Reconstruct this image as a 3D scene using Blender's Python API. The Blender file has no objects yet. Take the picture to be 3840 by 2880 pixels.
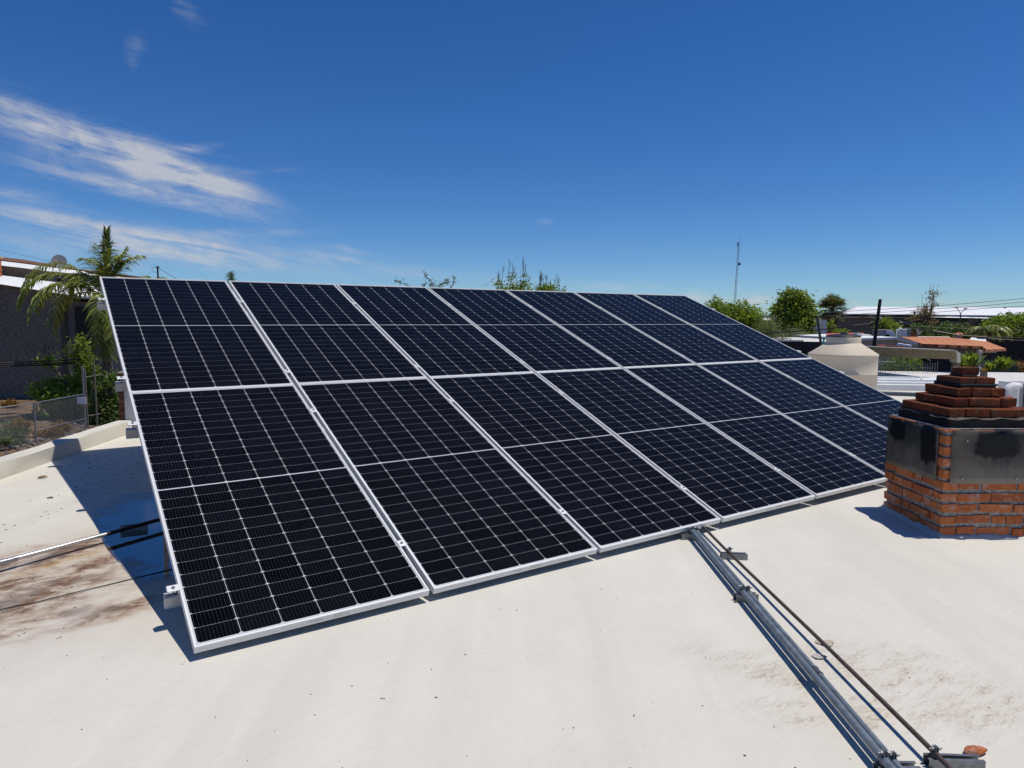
import bpy, math, random
from mathutils import Vector, Matrix
R = math.radians
random.seed(7)
S = bpy.context.scene
COL = S.collection

# ---------------------------------------------------------------- camera
CAM = Vector((-0.47047, -3.11451, 1.41196))
FPX = 2577.44                       # focal length in pixels of the 3840 px wide photograph
RT = Vector((0.82665825, -0.56269606, 0.00304548))
UP = Vector((0.05031026, 0.07929931, 0.99558048))
FW = Vector((0.56045072, 0.8228516, -0.09386281))
cd = bpy.data.cameras.new("camera"); cam = bpy.data.objects.new("camera", cd); COL.objects.link(cam)
cd.sensor_fit = 'HORIZONTAL'; cd.sensor_width = 36.0; cd.lens = 36.0 * FPX / 3840.0
cd.clip_start = 0.05; cd.clip_end = 60000
M = Matrix.Identity(4)
for i, c in enumerate((RT, UP, -FW)):
    for j in range(3): M[j][i] = c[j]
M.translation = CAM
cam.matrix_world = M
S.camera = cam

# ---------------------------------------------------------------- sky, sun, exposure
SUN = Vector((0.295, -0.167, 1.0)).normalized()
EL = math.asin(SUN.z); AZ = math.atan2(SUN.x, SUN.y)
FH = Vector((FW.x, FW.y, 0)).normalized(); RH = Vector((FH.y, -FH.x, 0))
YAW0 = math.atan2(FH.x, FH.y)

def azel(px, py):
    r = RT * ((px - 1920) / FPX) + UP * ((1440 - py) / FPX) + FW
    r.normalize()
    return math.atan2(r.dot(RH), r.dot(FH)), math.asin(r.z)

w = bpy.data.worlds.new("World"); S.world = w; w.use_nodes = True
nt = w.node_tree; nt.nodes.clear()
def wn(t, **k):
    n = nt.nodes.new(t)
    for a, v in k.items(): setattr(n, a, v)
    return n
def wl(a, b): nt.links.new(a, b)
def wm(op, a, b=None, c=None, clamp=False):
    n = wn('ShaderNodeMath', operation=op); n.use_clamp = clamp
    for i, v in enumerate((a, b, c)):
        if v is None: continue
        if isinstance(v, (int, float)): n.inputs[i].default_value = v
        else: wl(v, n.inputs[i])
    return n.outputs[0]
sky = wn('ShaderNodeTexSky', sky_type='NISHITA'); sky.sun_disc = False
sky.sun_elevation = EL; sky.sun_rotation = AZ
sky.altitude = 1900; sky.air_density = 1.0; sky.dust_density = 0.1; sky.ozone_density = 1.0
geo = wn('ShaderNodeNewGeometry')
inc = wn('ShaderNodeVectorMath', operation='SCALE'); inc.inputs[3].default_value = -1.0
wl(geo.outputs['Incoming'], inc.inputs[0])
sp = wn('ShaderNodeSeparateXYZ'); wl(inc.outputs[0], sp.inputs[0])
az = wm('SUBTRACT', wm('ARCTAN2', sp.outputs[0], sp.outputs[1]), YAW0)
el = wm('ARCSINE', sp.outputs[2])
# cirrus: (px, py, half length, half width, tilt of the streak in degrees, strength)
CL = [(400, 562, 420, 52, 18, .85), (90, 466, 260, 40, 14, .6), (690, 640, 230, 52, 17, .8), (820, 690, 120, 26, 14, .5), (300, 640, 330, 40, 14, .3), (690, 565, 110, 18, -14, .5), (520, 545, 260, 26, 20, .35),
      (560, 715, 260, 22, 9, .5), (640, 762, 200, 14, 7, .42), (60, 735, 100, 40, 4, .5), (120, 640, 240, 24, 6, .26),
      (180, 822, 210, 26, 7, .5), (640, 925, 290, 52, 4, .95), (930, 872, 190, 14, -3, .4), (400, 860, 240, 40, 8, .38),
      (505, 175, 50, 34, -50, .30), (500, 250, 18, 36, 0, .16), (690, 30, 80, 34, 35, .30),
      (1010, 640, 110, 12, -6, .28), (950, 585, 90, 8, -5, .18), (1230, 965, 140, 18, 5, .35), (1310, 930, 70, 14, 8, .32),
      (2050, 832, 40, 14, 0, .3), (2330, 1075, 160, 24, 0, .42), (1850, 1060, 320, 28, 0, .3), (1500, 1020, 260, 26, 0, .22),
      (2600, 1113, 50, 20, 0, .8), (2640, 1122, 60, 10, 0, .6), (2825, 1122, 48, 20, 0, .9), (2870, 1126, 60, 12, 0, .6), (2710, 1124, 36, 12, 0, .5),
      (3350, 1131, 34, 12, 0, .8), (3408, 1139, 16, 6, 0, .6), (3205, 1134, 14, 8, 0, .6), (3130, 1124, 26, 10, 0, .5), (3520, 1135, 50, 12, 0, .5), (3660, 1150, 60, 8, 0, .5),
      (1100, 980, 420, 60, 2, .28), (150, 930, 320, 50, 6, .28)]
acc = None
for (px, py, hl, hw, tilt, st) in CL:
    a0, e0 = azel(px, py); t = R(tilt); k = FPX * 0.93
    dx = wm('SUBTRACT', az, a0); dy = wm('SUBTRACT', el, e0)
    ct, sn = math.cos(t), math.sin(t)
    u_ = wm('SUBTRACT', wm('MULTIPLY', dx, ct * k / hl), wm('MULTIPLY', dy, sn * k / hl))
    v_ = wm('ADD', wm('MULTIPLY', dx, sn * k / hw), wm('MULTIPLY', dy, ct * k / hw))
    r2 = wm('ADD', wm('MULTIPLY', u_, u_), wm('MULTIPLY', v_, v_))
    g = wm('MULTIPLY', wm('EXPONENT', wm('MULTIPLY', r2, -1.1)), st)
    acc = g if acc is None else wm('ADD', acc, g)
cmb = wn('ShaderNodeCombineXYZ')
sh = wm('ADD', el, wm('MULTIPLY', az, 0.17))
wl(wm('MULTIPLY', az, 6.0), cmb.inputs[0]); wl(wm('MULTIPLY', sh, 62.0), cmb.inputs[1])
nz = wn('ShaderNodeTexNoise'); nz.inputs['Scale'].default_value = 1.0; nz.inputs['Detail'].default_value = 10; nz.inputs['Roughness'].default_value = .66; nz.inputs['Distortion'].default_value = .7
wl(cmb.outputs[0], nz.inputs['Vector'])
cmb2 = wn('ShaderNodeCombineXYZ')
wl(wm('MULTIPLY', az, 15.0), cmb2.inputs[0]); wl(wm('MULTIPLY', sh, 34.0), cmb2.inputs[1])
nz2 = wn('ShaderNodeTexNoise'); nz2.inputs['Scale'].default_value = 1.2; nz2.inputs['Detail'].default_value = 10; nz2.inputs['Roughness'].default_value = .64; nz2.inputs['Distortion'].default_value = .5
wl(cmb2.outputs[0], nz2.inputs['Vector'])
fib = wm('MULTIPLY', wm('SUBTRACT', nz.outputs[0], .37), 3.4, clamp=True)
puff = wm('MULTIPLY', wm('SUBTRACT', nz2.outputs[0], .33), 3.0, clamp=True)
dens = wm('MULTIPLY', acc, wm('ADD', wm('MULTIPLY', fib, .62), wm('MULTIPLY', puff, .55)))
dens = wm('SUBTRACT', wm('MULTIPLY', dens, 1.22), .06, clamp=True)
dens = wm('MULTIPLY', wm('POWER', dens, 1.15), .78, clamp=True)
hs = wn('ShaderNodeHueSaturation'); hs.inputs['Saturation'].default_value = 1.3; hs.inputs['Value'].default_value = 1.0
wl(sky.outputs[0], hs.inputs['Color'])
tint = wn('ShaderNodeMixRGB', blend_type='MULTIPLY'); tint.inputs[0].default_value = 1.0; wl(hs.outputs[0], tint.inputs[1]); tint.inputs[2].default_value = (.565, .772, 1.05, 1)
mx = wn('ShaderNodeMixRGB'); wl(dens, mx.inputs[0]); wl(tint.outputs[0], mx.inputs[1])
mx.inputs[2].default_value = (6.3, 6.4, 6.7, 1)
bg = wn('ShaderNodeBackground'); bg.inputs[1].default_value = 0.09
wl(mx.outputs[0], bg.inputs[0])
wo = wn('ShaderNodeOutputWorld'); wl(bg.outputs[0], wo.inputs[0])

sd = bpy.data.lights.new("sun", 'SUN'); sun = bpy.data.objects.new("sun", sd); COL.objects.link(sun)
sd.energy = 3.75; sd.angle = R(0.53); sd.color = (1.0, 0.95, 0.87)
sun.rotation_euler = (-SUN).to_track_quat('-Z', 'Y').to_euler()
sun.location = (6, -6, 20)
S.view_settings.view_transform = 'Standard'; S.view_settings.look = 'None'
S.view_settings.exposure = 0.0; S.view_settings.gamma = 1.0
S.view_settings.use_curve_mapping = False
S.cycles.max_bounces = 6; S.cycles.transparent_max_bounces = 8

# ---------------------------------------------------------------- geometry helpers
A_ = Vector((.5561, .8311, 0)); B_ = Vector((.8311, -.5561, 0)); Z_ = Vector((0, 0, 1))   # axes of the house we stand on
H0, SX, SY = 0.0654, -0.0043, 0.0338
def gz(x, y): return -H0 + SX * x + SY * y
def ray(px, py): return RT * ((px - 1920) / FPX) + UP * ((1440 - py) / FPX) + FW
def gnd(px, py, off=0.0):
    r = ray(px, py)
    s = (-H0 + off + SX * CAM.x + SY * CAM.y - CAM.z) / (r.z - SX * r.x - SY * r.y)
    return CAM + r * s
def far(px, py, d):                 # the place at horizontal distance d ahead that the photo shows at (px, py)
    r = ray(px, py)
    return CAM + r * (d / r.dot(FH))
def mpp(d): return d / FPX          # metres per photo pixel at distance d

class MB:
    def __init__(s): s.v = []; s.f = []; s.m = []
    def add(s, vs, fs, mi=0):
        o = len(s.v); s.v += [Vector(v) for v in vs]
        s.f += [tuple(i + o for i in f) for f in fs]; s.m += [mi] * len(fs)
    def frame(s, o, x, y, z, mi=0):   # parallelepiped from corner o and edge vectors
        o, x, y, z = Vector(o), Vector(x), Vector(y), Vector(z)
        vs = [o, o + x, o + x + y, o + y, o + z, o + x + z, o + x + y + z, o + y + z]
        s.add(vs, [(3, 2, 1, 0), (4, 5, 6, 7), (0, 1, 5, 4), (1, 2, 6, 5), (2, 3, 7, 6), (3, 0, 4, 7)], mi)
    def box(s, c, x, y, z, mi=0):     # centred box, half axes vectors
        c = Vector(c); x, y, z = Vector(x), Vector(y), Vector(z)
        s.frame(c - x - y - z, x * 2, y * 2, z * 2, mi)
    def abox(s, lo, hi, mi=0):
        s.frame(lo, (hi[0] - lo[0], 0, 0), (0, hi[1] - lo[1], 0), (0, 0, hi[2] - lo[2]), mi)
    def tube(s, pts, r, n=10, mi=0, cap=True):
        pts = [Vector(p) for p in pts]; rs = r if isinstance(r, (list, tuple)) else [r] * len(pts)
        o = len(s.v); ref = None
        for i, p in enumerate(pts):
            d = (pts[min(i + 1, len(pts) - 1)] - pts[max(i - 1, 0)])
            if d.length < 1e-9: d = Vector((0, 0, 1))
            d.normalize()
            if ref is None:
                ref = Vector((0, 0, 1)) if abs(d.z) < .9 else Vector((1, 0, 0))
            x = (ref - d * ref.dot(d)).normalized(); ref = x; y = d.cross(x)
            for k in range(n):
                t = 2 * math.pi * k / n
                s.v.append(p + (x * math.cos(t) + y * math.sin(t)) * rs[i])
        for i in range(len(pts) - 1):
            for k in range(n):
                a = o + i * n + k; b = o + i * n + (k + 1) % n
                s.f.append((a, b, b + n, a + n)); s.m.append(mi)
        if cap:
            s.f.append(tuple(o + k for k in reversed(range(n)))); s.m.append(mi)
            e = o + (len(pts) - 1) * n
            s.f.append(tuple(e + k for k in range(n))); s.m.append(mi)
    def lathe(s, c, prof, n=32, mi=0, ax=None):
        c = Vector(c); o = len(s.v)
        for (r, z) in prof:
            for k in range(n):
                t = 2 * math.pi * k / n
                s.v.append(c + Vector((r * math.cos(t), r * math.sin(t), z)))
        for i in range(len(prof) - 1):
            for k in range(n):
                a = o + i * n + k; b = o + i * n + (k + 1) % n
                s.f.append((a, b, b + n, a + n)); s.m.append(mi)
    def prism(s, poly, e, mi=0):      # polygon (3-D points) pushed by vector e
        poly = [Vector(p) for p in poly]; e = Vector(e); n = len(poly)
        vs = poly + [p + e for p in poly]
        fs = [tuple(reversed(range(n))), tuple(range(n, 2 * n))] + [(i, (i + 1) % n, n + (i + 1) % n, n + i) for i in range(n)]
        s.add(vs, fs, mi)
    def build(s, name, mats, parent=None, smooth=False, local=False, loc=None, bevel=0):
        if not isinstance(mats, (list, tuple)): mats = [mats]
        off = Vector((0, 0, 0))
        if not local:
            if parent is not None: off = wloc(parent)
            elif loc is not None: off = Vector(loc)
            elif s.v:
                lo = Vector((min(v.x for v in s.v), min(v.y for v in s.v), min(v.z for v in s.v)))
                hi = Vector((max(v.x for v in s.v), max(v.y for v in s.v), max(v.z for v in s.v)))
                off = Vector(((lo.x + hi.x) / 2, (lo.y + hi.y) / 2, lo.z))
        me = bpy.data.meshes.new(name)
        me.from_pydata([tuple(v - off) for v in s.v], [], s.f)
        for m in mats: me.materials.append(m)
        if len(mats) > 1: me.polygons.foreach_set('material_index', s.m)
        if smooth: me.polygons.foreach_set('use_smooth', [True] * len(me.polygons))
        me.update()
        o = bpy.data.objects.new(name, me); COL.objects.link(o)
        if parent is not None: o.parent = parent
        elif not local: o.location = off
        if bevel:
            b = o.modifiers.new('bevel', 'BEVEL'); b.width = bevel; b.segments = 2; b.limit_method = 'ANGLE'; b.angle_limit = R(40)
        if smooth == 'auto':
            md = o.modifiers.new('edges', 'EDGE_SPLIT'); md.split_angle = R(40)
        return o
def wloc(o):
    l = Vector(o.location)
    while o.parent is not None:
        o = o.parent; l = l + Vector(o.location)
    return l
def tag(o, label, cat, group=None):
    o['label'] = label; o['category'] = cat
    if group: o['group'] = group
    return o
def thing(name, label, cat, loc, group=None):
    o = bpy.data.objects.new(name, None); o.empty_display_size = .2; COL.objects.link(o)
    o.location = loc
    return tag(o, label, cat, group)
def kind(o, k): o['kind'] = k; return o
def copy_tree(o, parent=None):
    c = o.copy(); COL.objects.link(c)
    if parent is not None: c.parent = parent
    for ch in list(o.children): copy_tree(ch, c)
    return c

# ---------------------------------------------------------------- materials
def nodes(name):
    m = bpy.data.materials.new(name); m.use_nodes = True
    t = m.node_tree; b = t.nodes['Principled BSDF']
    return m, t, b
def N(t, ty, ins=None, **k):
    n = t.nodes.new(ty)
    for a, v in k.items(): setattr(n, a, v)
    if ins:
        for i, v in ins.items():
            if hasattr(v, 'is_linked') or hasattr(v, 'links'): t.links.new(v, n.inputs[i])
            else: n.inputs[i].default_value = v
    return n
def MA(t, op, a, b=None, clamp=False, c=None):
    n = t.nodes.new('ShaderNodeMath'); n.operation = op; n.use_clamp = clamp
    for i, v in enumerate((a, b, c)):
        if v is None: continue
        if isinstance(v, (int, float)): n.inputs[i].default_value = v
        else: t.links.new(v, n.inputs[i])
    return n.outputs[0]
def ramp(t, fac, stops):
    n = t.nodes.new('ShaderNodeValToRGB'); t.links.new(fac, n.inputs[0])
    e = n.color_ramp.elements
    while len(e) < len(stops): e.new(.5)
    for i, (p, c) in enumerate(stops):
        e[i].position = p; e[i].color = (*c, 1) if len(c) == 3 else c
    return n.outputs[0]
def mixc(t, f, a, b, mode='MIX'):
    n = t.nodes.new('ShaderNodeMixRGB'); n.blend_type = mode
    for i, v in enumerate((f, a, b)):
        if isinstance(v, (int, float)): n.inputs[i].default_value = v
        elif isinstance(v, tuple): n.inputs[i].default_value = (*v, 1) if len(v) == 3 else v
        else: t.links.new(v, n.inputs[i])
    return n.outputs[0]
def wpos(t): return t.nodes.new('ShaderNodeNewGeometry').outputs['Position']
def noise(t, vec, sc, det=6, ro=.55, dist=0):
    n = t.nodes.new('ShaderNodeTexNoise')
    n.inputs['Scale'].default_value = sc; n.inputs['Detail'].default_value = det; n.inputs['Roughness'].default_value = ro; n.inputs['Distortion'].default_value = dist
    t.links.new(vec, n.inputs['Vector']); return n.outputs[0]
def mapv(t, vec, sc=(1, 1, 1), rot=(0, 0, 0), loc=(0, 0, 0)):
    n = t.nodes.new('ShaderNodeMapping'); n.inputs['Scale'].default_value = sc; n.inputs['Rotation'].default_value = rot; n.inputs['Location'].default_value = loc
    t.links.new(vec, n.inputs['Vector']); return n.outputs[0]
def bump(t, b, h, st, dist=.01):
    n = t.nodes.new('ShaderNodeBump'); n.inputs['Strength'].default_value = st; n.inputs['Distance'].default_value = dist
    t.links.new(h, n.inputs['Height']); t.links.new(n.outputs[0], b.inputs['Normal']); return n
def plain(name, col, rough=.6, metal=0.0, var=.18, sc=9, bst=.15, spec=.4, bsc=60, streak=False):
    m, t, b = nodes(name)
    p = wpos(t)
    v = mapv(t, p, (1, 1, .25)) if streak else p
    n1 = noise(t, v, sc, 7, .6)
    lo = tuple(c * (1 - var) for c in col); hi = tuple(min(1, c * (1 + var)) for c in col)
    t.links.new(ramp(t, n1, [(.3, lo), (.7, hi)]), b.inputs['Base Color'])
    b.inputs['Roughness'].default_value = rough; b.inputs['Metallic'].default_value = metal
    b.inputs['Specular IOR Level'].default_value = spec
    if bst: bump(t, b, noise(t, p, bsc, 4), bst, .004)
    return m

def mat_roof():
    m, t, b = nodes('white_roof_coating')
    p = wpos(t)
    big = noise(t, p, .55, 6, .6); mid = noise(t, p, 3.2, 8, .62)
    tro = noise(t, mapv(t, p, (1, 3.2, 1), (0, 0, R(34))), 7.5, 8, .62, .6)
    col = ramp(t, big, [(.3, (.60, .568, .485)), (.7, (.668, .645, .568))])
    col = mixc(t, .30, col, ramp(t, mid, [(.3, (.555, .52, .445)), (.72, (.685, .662, .595))]))
    sx = t.nodes.new('ShaderNodeSeparateXYZ'); t.links.new(p, sx.inputs[0])
    X, Y = sx.outputs[0], sx.outputs[1]
    def blob(cx, cy, rx, ry, rot):
        c, s = math.cos(rot), math.sin(rot)
        dx = MA(t, 'SUBTRACT', X, cx); dy = MA(t, 'SUBTRACT', Y, cy)
        u = MA(t, 'ADD', MA(t, 'MULTIPLY', dx, c / rx), MA(t, 'MULTIPLY', dy, s / rx))
        v = MA(t, 'SUBTRACT', MA(t, 'MULTIPLY', dy, c / ry), MA(t, 'MULTIPLY', dx, s / ry))
        r = MA(t, 'ADD', MA(t, 'MULTIPLY', u, u), MA(t, 'MULTIPLY', v, v))
        return MA(t, 'EXPONENT', MA(t, 'MULTIPLY', r, -1.3))
    # dirt left by standing water beside the array
    dn = noise(t, mapv(t, p, (1, 2.1, 1), (0, 0, R(-20))), 3.4, 10, .70, .4)
    dn2 = noise(t, p, 15, 8, .7)
    d1 = None
    for g in (blob(-.55, 1.72, .62, .26, R(22)), blob(-.30, 1.45, .5, .16, R(15)), blob(-.50, .80, .42, .085, R(12)), blob(-.25, .72, .40, .12, R(10)), blob(-.75, .72, .3, .09, R(6)), blob(-.6, 1.2, .6, .5, 0)):
        d1 = g if d1 is None else MA(t, 'MAXIMUM', d1, g)
    f1 = MA(t, 'ADD', MA(t, 'MULTIPLY', MA(t, 'SUBTRACT', dn, .5), 2.8), MA(t, 'MULTIPLY', MA(t, 'SUBTRACT', dn2, .5), 1.1))
    f1 = MA(t, 'MULTIPLY', MA(t, 'MULTIPLY', MA(t, 'ADD', f1, .60), 1.0, True), MA(t, 'MULTIPLY', d1, 1.25, True), True)
    dcol = ramp(t, f1, [(0, (.50, .43, .35)), (.35, (.36, .255, .18)), (.75, (.17, .10, .062)), (1, (.07, .038, .024))])
    wide = MA(t, 'MULTIPLY', MA(t, 'MULTIPLY', blob(-.5, 1.25, .95, .95, 0), .7), MA(t, 'ADD', dn, .2), True)
    col = mixc(t, wide, col, (.50, .42, .335))
    col = mixc(t, MA(t, 'MULTIPLY', f1, 1.6, True), col, dcol)
    # tan silt lines under the conduits
    sn = noise(t, mapv(t, p, (1.0, 3.4, 1), (0, 0, R(56))), 5.5, 10, .7, .3); sn2 = noise(t, mapv(t, p, (1, 2.2, 1), (0, 0, R(40))), 42, 6, .7)
    d2 = None
    for g in (blob(2.18, -1.50, .42, .12, R(-62)), blob(2.45, -1.62, .40, .22, R(-30)), blob(2.06, -1.72, .3, .12, R(-40)), blob(2.55, -1.95, .35, .2, R(-35))):
        d2 = g if d2 is None else MA(t, 'MAXIMUM', d2, g)
    f2 = MA(t, 'MULTIPLY', MA(t, 'MULTIPLY', MA(t, 'SUBTRACT', sn, .44), 5.0, True), MA(t, 'MULTIPLY', MA(t, 'SUBTRACT', sn2, .40), 4.5, True))
    f2 = MA(t, 'MULTIPLY', f2, MA(t, 'MULTIPLY', d2, 2.0, True), True)
    col = mixc(t, MA(t, 'MULTIPLY', f2, 1.0, True), col, (.29, .195, .11))
    col = mixc(t, MA(t, 'MULTIPLY', MA(t, 'MULTIPLY', d2, MA(t, 'ADD', sn, .1)), .34, True), col, (.50, .42, .32))
    # little dark pits and specks
    vo = t.nodes.new('ShaderNodeTexVoronoi'); vo.inputs['Scale'].default_value = 5.5; t.links.new(p, vo.inputs['Vector'])
    sp_ = MA(t, 'LESS_THAN', vo.outputs['Distance'], .03)
    vc = t.nodes.new('ShaderNodeSeparateXYZ'); t.links.new(vo.outputs['Color'], vc.inputs[0])
    sp_ = MA(t, 'MULTIPLY', sp_, MA(t, 'GREATER_THAN', vc.outputs[0], .62))
    col = mixc(t, MA(t, 'MULTIPLY', sp_, .7), col, (.16, .14, .12))
    # faint broad roller passes
    la = MA(t, 'ADD', MA(t, 'MULTIPLY', X, B_.x), MA(t, 'MULTIPLY', Y, B_.y))
    lb = MA(t, 'ADD', MA(t, 'MULTIPLY', X, A_.x), MA(t, 'MULTIPLY', Y, A_.y))
    cv = t.nodes.new('ShaderNodeCombineXYZ'); t.links.new(MA(t, 'MULTIPLY', la, 3.2), cv.inputs[0]); t.links.new(MA(t, 'MULTIPLY', lb, .25), cv.inputs[1])
    rp = noise(t, cv.outputs[0], 1.0, 5, .6)
    col = mixc(t, MA(t, 'MULTIPLY', MA(t, 'SUBTRACT', rp, .45), 2.4, True), col, (.55, .52, .46))
    grime = noise(t, mapv(t, p, (1, 2.6, 1), (0, 0, R(34))), 18, 9, .72)
    col = mixc(t, MA(t, 'MULTIPLY', MA(t, 'MULTIPLY', MA(t, 'SUBTRACT', grime, .58), 4.0, True), .5), col, (.42, .37, .30))
    # tide mark where water dries beside the array, rust tint below the conduit
    td = MA(t, 'ADD', blob(-.45, 1.25, .85, .80, R(20)), MA(t, 'MULTIPLY', MA(t, 'SUBTRACT', noise(t, p, 3.5, 8, .6), .5), .45))
    tide = MA(t, 'SUBTRACT', 1.0, MA(t, 'MULTIPLY', MA(t, 'ABSOLUTE', MA(t, 'SUBTRACT', td, .42)), 22.0), True)
    col = mixc(t, MA(t, 'MULTIPLY', tide, .30), col, (.33, .24, .16))
    col = mixc(t, MA(t, 'MULTIPLY', MA(t, 'MULTIPLY', blob(-.40, 1.62, .42, .035, R(25)), MA(t, 'ADD', dn, .1)), .75, True), col, (.46, .30, .10))
    t.links.new(col, b.inputs['Base Color'])
    b.inputs['Roughness'].default_value = .72; b.inputs['Specular IOR Level'].default_value = .25
    h = MA(t, 'ADD', MA(t, 'MULTIPLY', tro, .75), MA(t, 'MULTIPLY', noise(t, p, 45, 5, .6), .22))
    h = MA(t, 'ADD', h, MA(t, 'MULTIPLY', mid, .35))
    bump(t, b, h, .85, .007)
    return m

def mat_cell():
    m, t, b = nodes('solar_cell')
    tc = t.nodes.new('ShaderNodeTexCoord').outputs['Object']
    sx = t.nodes.new('ShaderNodeSeparateXYZ'); t.links.new(tc, sx.inputs[0])
    fx = MA(t, 'FRACT', MA(t, 'MULTIPLY', MA(t, 'SUBTRACT', sx.outputs[0], .0165), 11 / .1835))
    ln = MA(t, 'LESS_THAN', MA(t, 'ABSOLUTE', MA(t, 'SUBTRACT', fx, .5)), .02)
    gi = t.nodes.new('ShaderNodeNewGeometry').outputs['Random Per Island']
    base = mixc(t, gi, (.0011, .0012, .0022), (.0036, .0038, .0062))
    dots = noise(t, mapv(t, tc, (300, 60, 1)), 1.0, 2)
    col = mixc(t, MA(t, 'MULTIPLY', ln, MA(t, 'MULTIPLY', dots, .6)), base, (.22, .22, .22))
    dust = noise(t, tc, 3.0, 6)
    col = mixc(t, MA(t, 'MULTIPLY', dust, .004), col, (.35, .32, .28))
    vo = t.nodes.new('ShaderNodeTexVoronoi'); vo.inputs['Scale'].default_value = 9; t.links.new(wpos(t), vo.inputs['Vector'])
    col = mixc(t, MA(t, 'MULTIPLY', MA(t, 'LESS_THAN', vo.outputs['Distance'], .022), .5), col, (.4, .38, .35))
    t.links.new(col, b.inputs['Base Color'])
    b.inputs['Roughness'].default_value = .5; b.inputs['Specular IOR Level'].default_value = .0
    b.inputs['Coat Weight'].default_value = .62; b.inputs['Coat Roughness'].default_value = .06; b.inputs['Coat IOR'].default_value = 1.2
    return m
def mat_back():
    m, t, b = nodes('white_backsheet')
    b.inputs['Base Color'].default_value = (.52, .53, .54, 1); b.inputs['Roughness'].default_value = .5
    b.inputs['Specular IOR Level'].default_value = .0
    b.inputs['Coat Weight'].default_value = .8; b.inputs['Coat Roughness'].default_value = .12; b.inputs['Coat IOR'].default_value = 1.25
    return m
def mat_alu(name, col=(.80, .80, .79), rough=.42, metal=.55):
    m, t, b = nodes(name)
    tc = t.nodes.new('ShaderNodeTexCoord').outputs['Object']
    n1 = noise(t, mapv(t, tc, (2, 2, 60)), 3, 5)
    t.links.new(ramp(t, n1, [(.3, tuple(c * .93 for c in col)), (.7, col)]), b.inputs['Base Color'])
    b.inputs['Metallic'].default_value = metal; b.inputs['Roughness'].default_value = rough
    return m
def mat_brick():
    m, t, b = nodes('red_brick')
    p = wpos(t); gi = t.nodes.new('ShaderNodeNewGeometry').outputs['Random Per Island']
    n1 = noise(t, p, 26, 8, .65); n2 = noise(t, p, 90, 6, .7)
    base = mixc(t, gi, (.36, .088, .030), (.60, .19, .062))
    col = mixc(t, .45, base, ramp(t, n1, [(.25, (.22, .07, .03)), (.5, (.50, .15, .055)), (.75, (.62, .25, .11))]))
    wh = MA(t, 'MULTIPLY', MA(t, 'SUBTRACT', noise(t, p, 11, 9, .7), .535), 6.5, True)
    col = mixc(t, MA(t, 'MULTIPLY', wh, .75), col, (.56, .47, .40))
    dk = MA(t, 'MULTIPLY', MA(t, 'SUBTRACT', noise(t, p, 17, 9, .7), .535), 6, True); col = mixc(t, MA(t, 'MULTIPLY', dk, .6), col, (.10, .06, .045))
    t.links.new(col, b.inputs['Base Color']); b.inputs['Roughness'].default_value = .9; b.inputs['Specular IOR Level'].default_value = .15
    bump(t, b, MA(t, 'ADD', n1, MA(t, 'MULTIPLY', n2, .5)), .8, .006)
    return m
def mat_oldbrick():
    m, t, b = nodes('weathered_sooty_brick')
    p = wpos(t); gi = t.nodes.new('ShaderNodeNewGeometry').outputs['Random Per Island']
    n1 = noise(t, p, 14, 9, .68); n2 = noise(t, p, 80, 6, .7)
    base = mixc(t, gi, (.12, .034, .018), (.21, .058, .024))
    col = mixc(t, MA(t, 'MULTIPLY', MA(t, 'SUBTRACT', n1, .46), 4.2, True), base, (.07, .05, .035))
    li = MA(t, 'MULTIPLY', MA(t, 'SUBTRACT', noise(t, p, 23, 9, .7), .545), 5, True)
    col = mixc(t, MA(t, 'MULTIPLY', li, .6), col, (.30, .26, .17))
    t.links.new(col, b.inputs['Base Color']); b.inputs['Roughness'].default_value = .95; b.inputs['Specular IOR Level'].default_value = .1
    bump(t, b, MA(t, 'ADD', n1, MA(t, 'MULTIPLY', n2, .5)), .9, .008)
    return m
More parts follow.
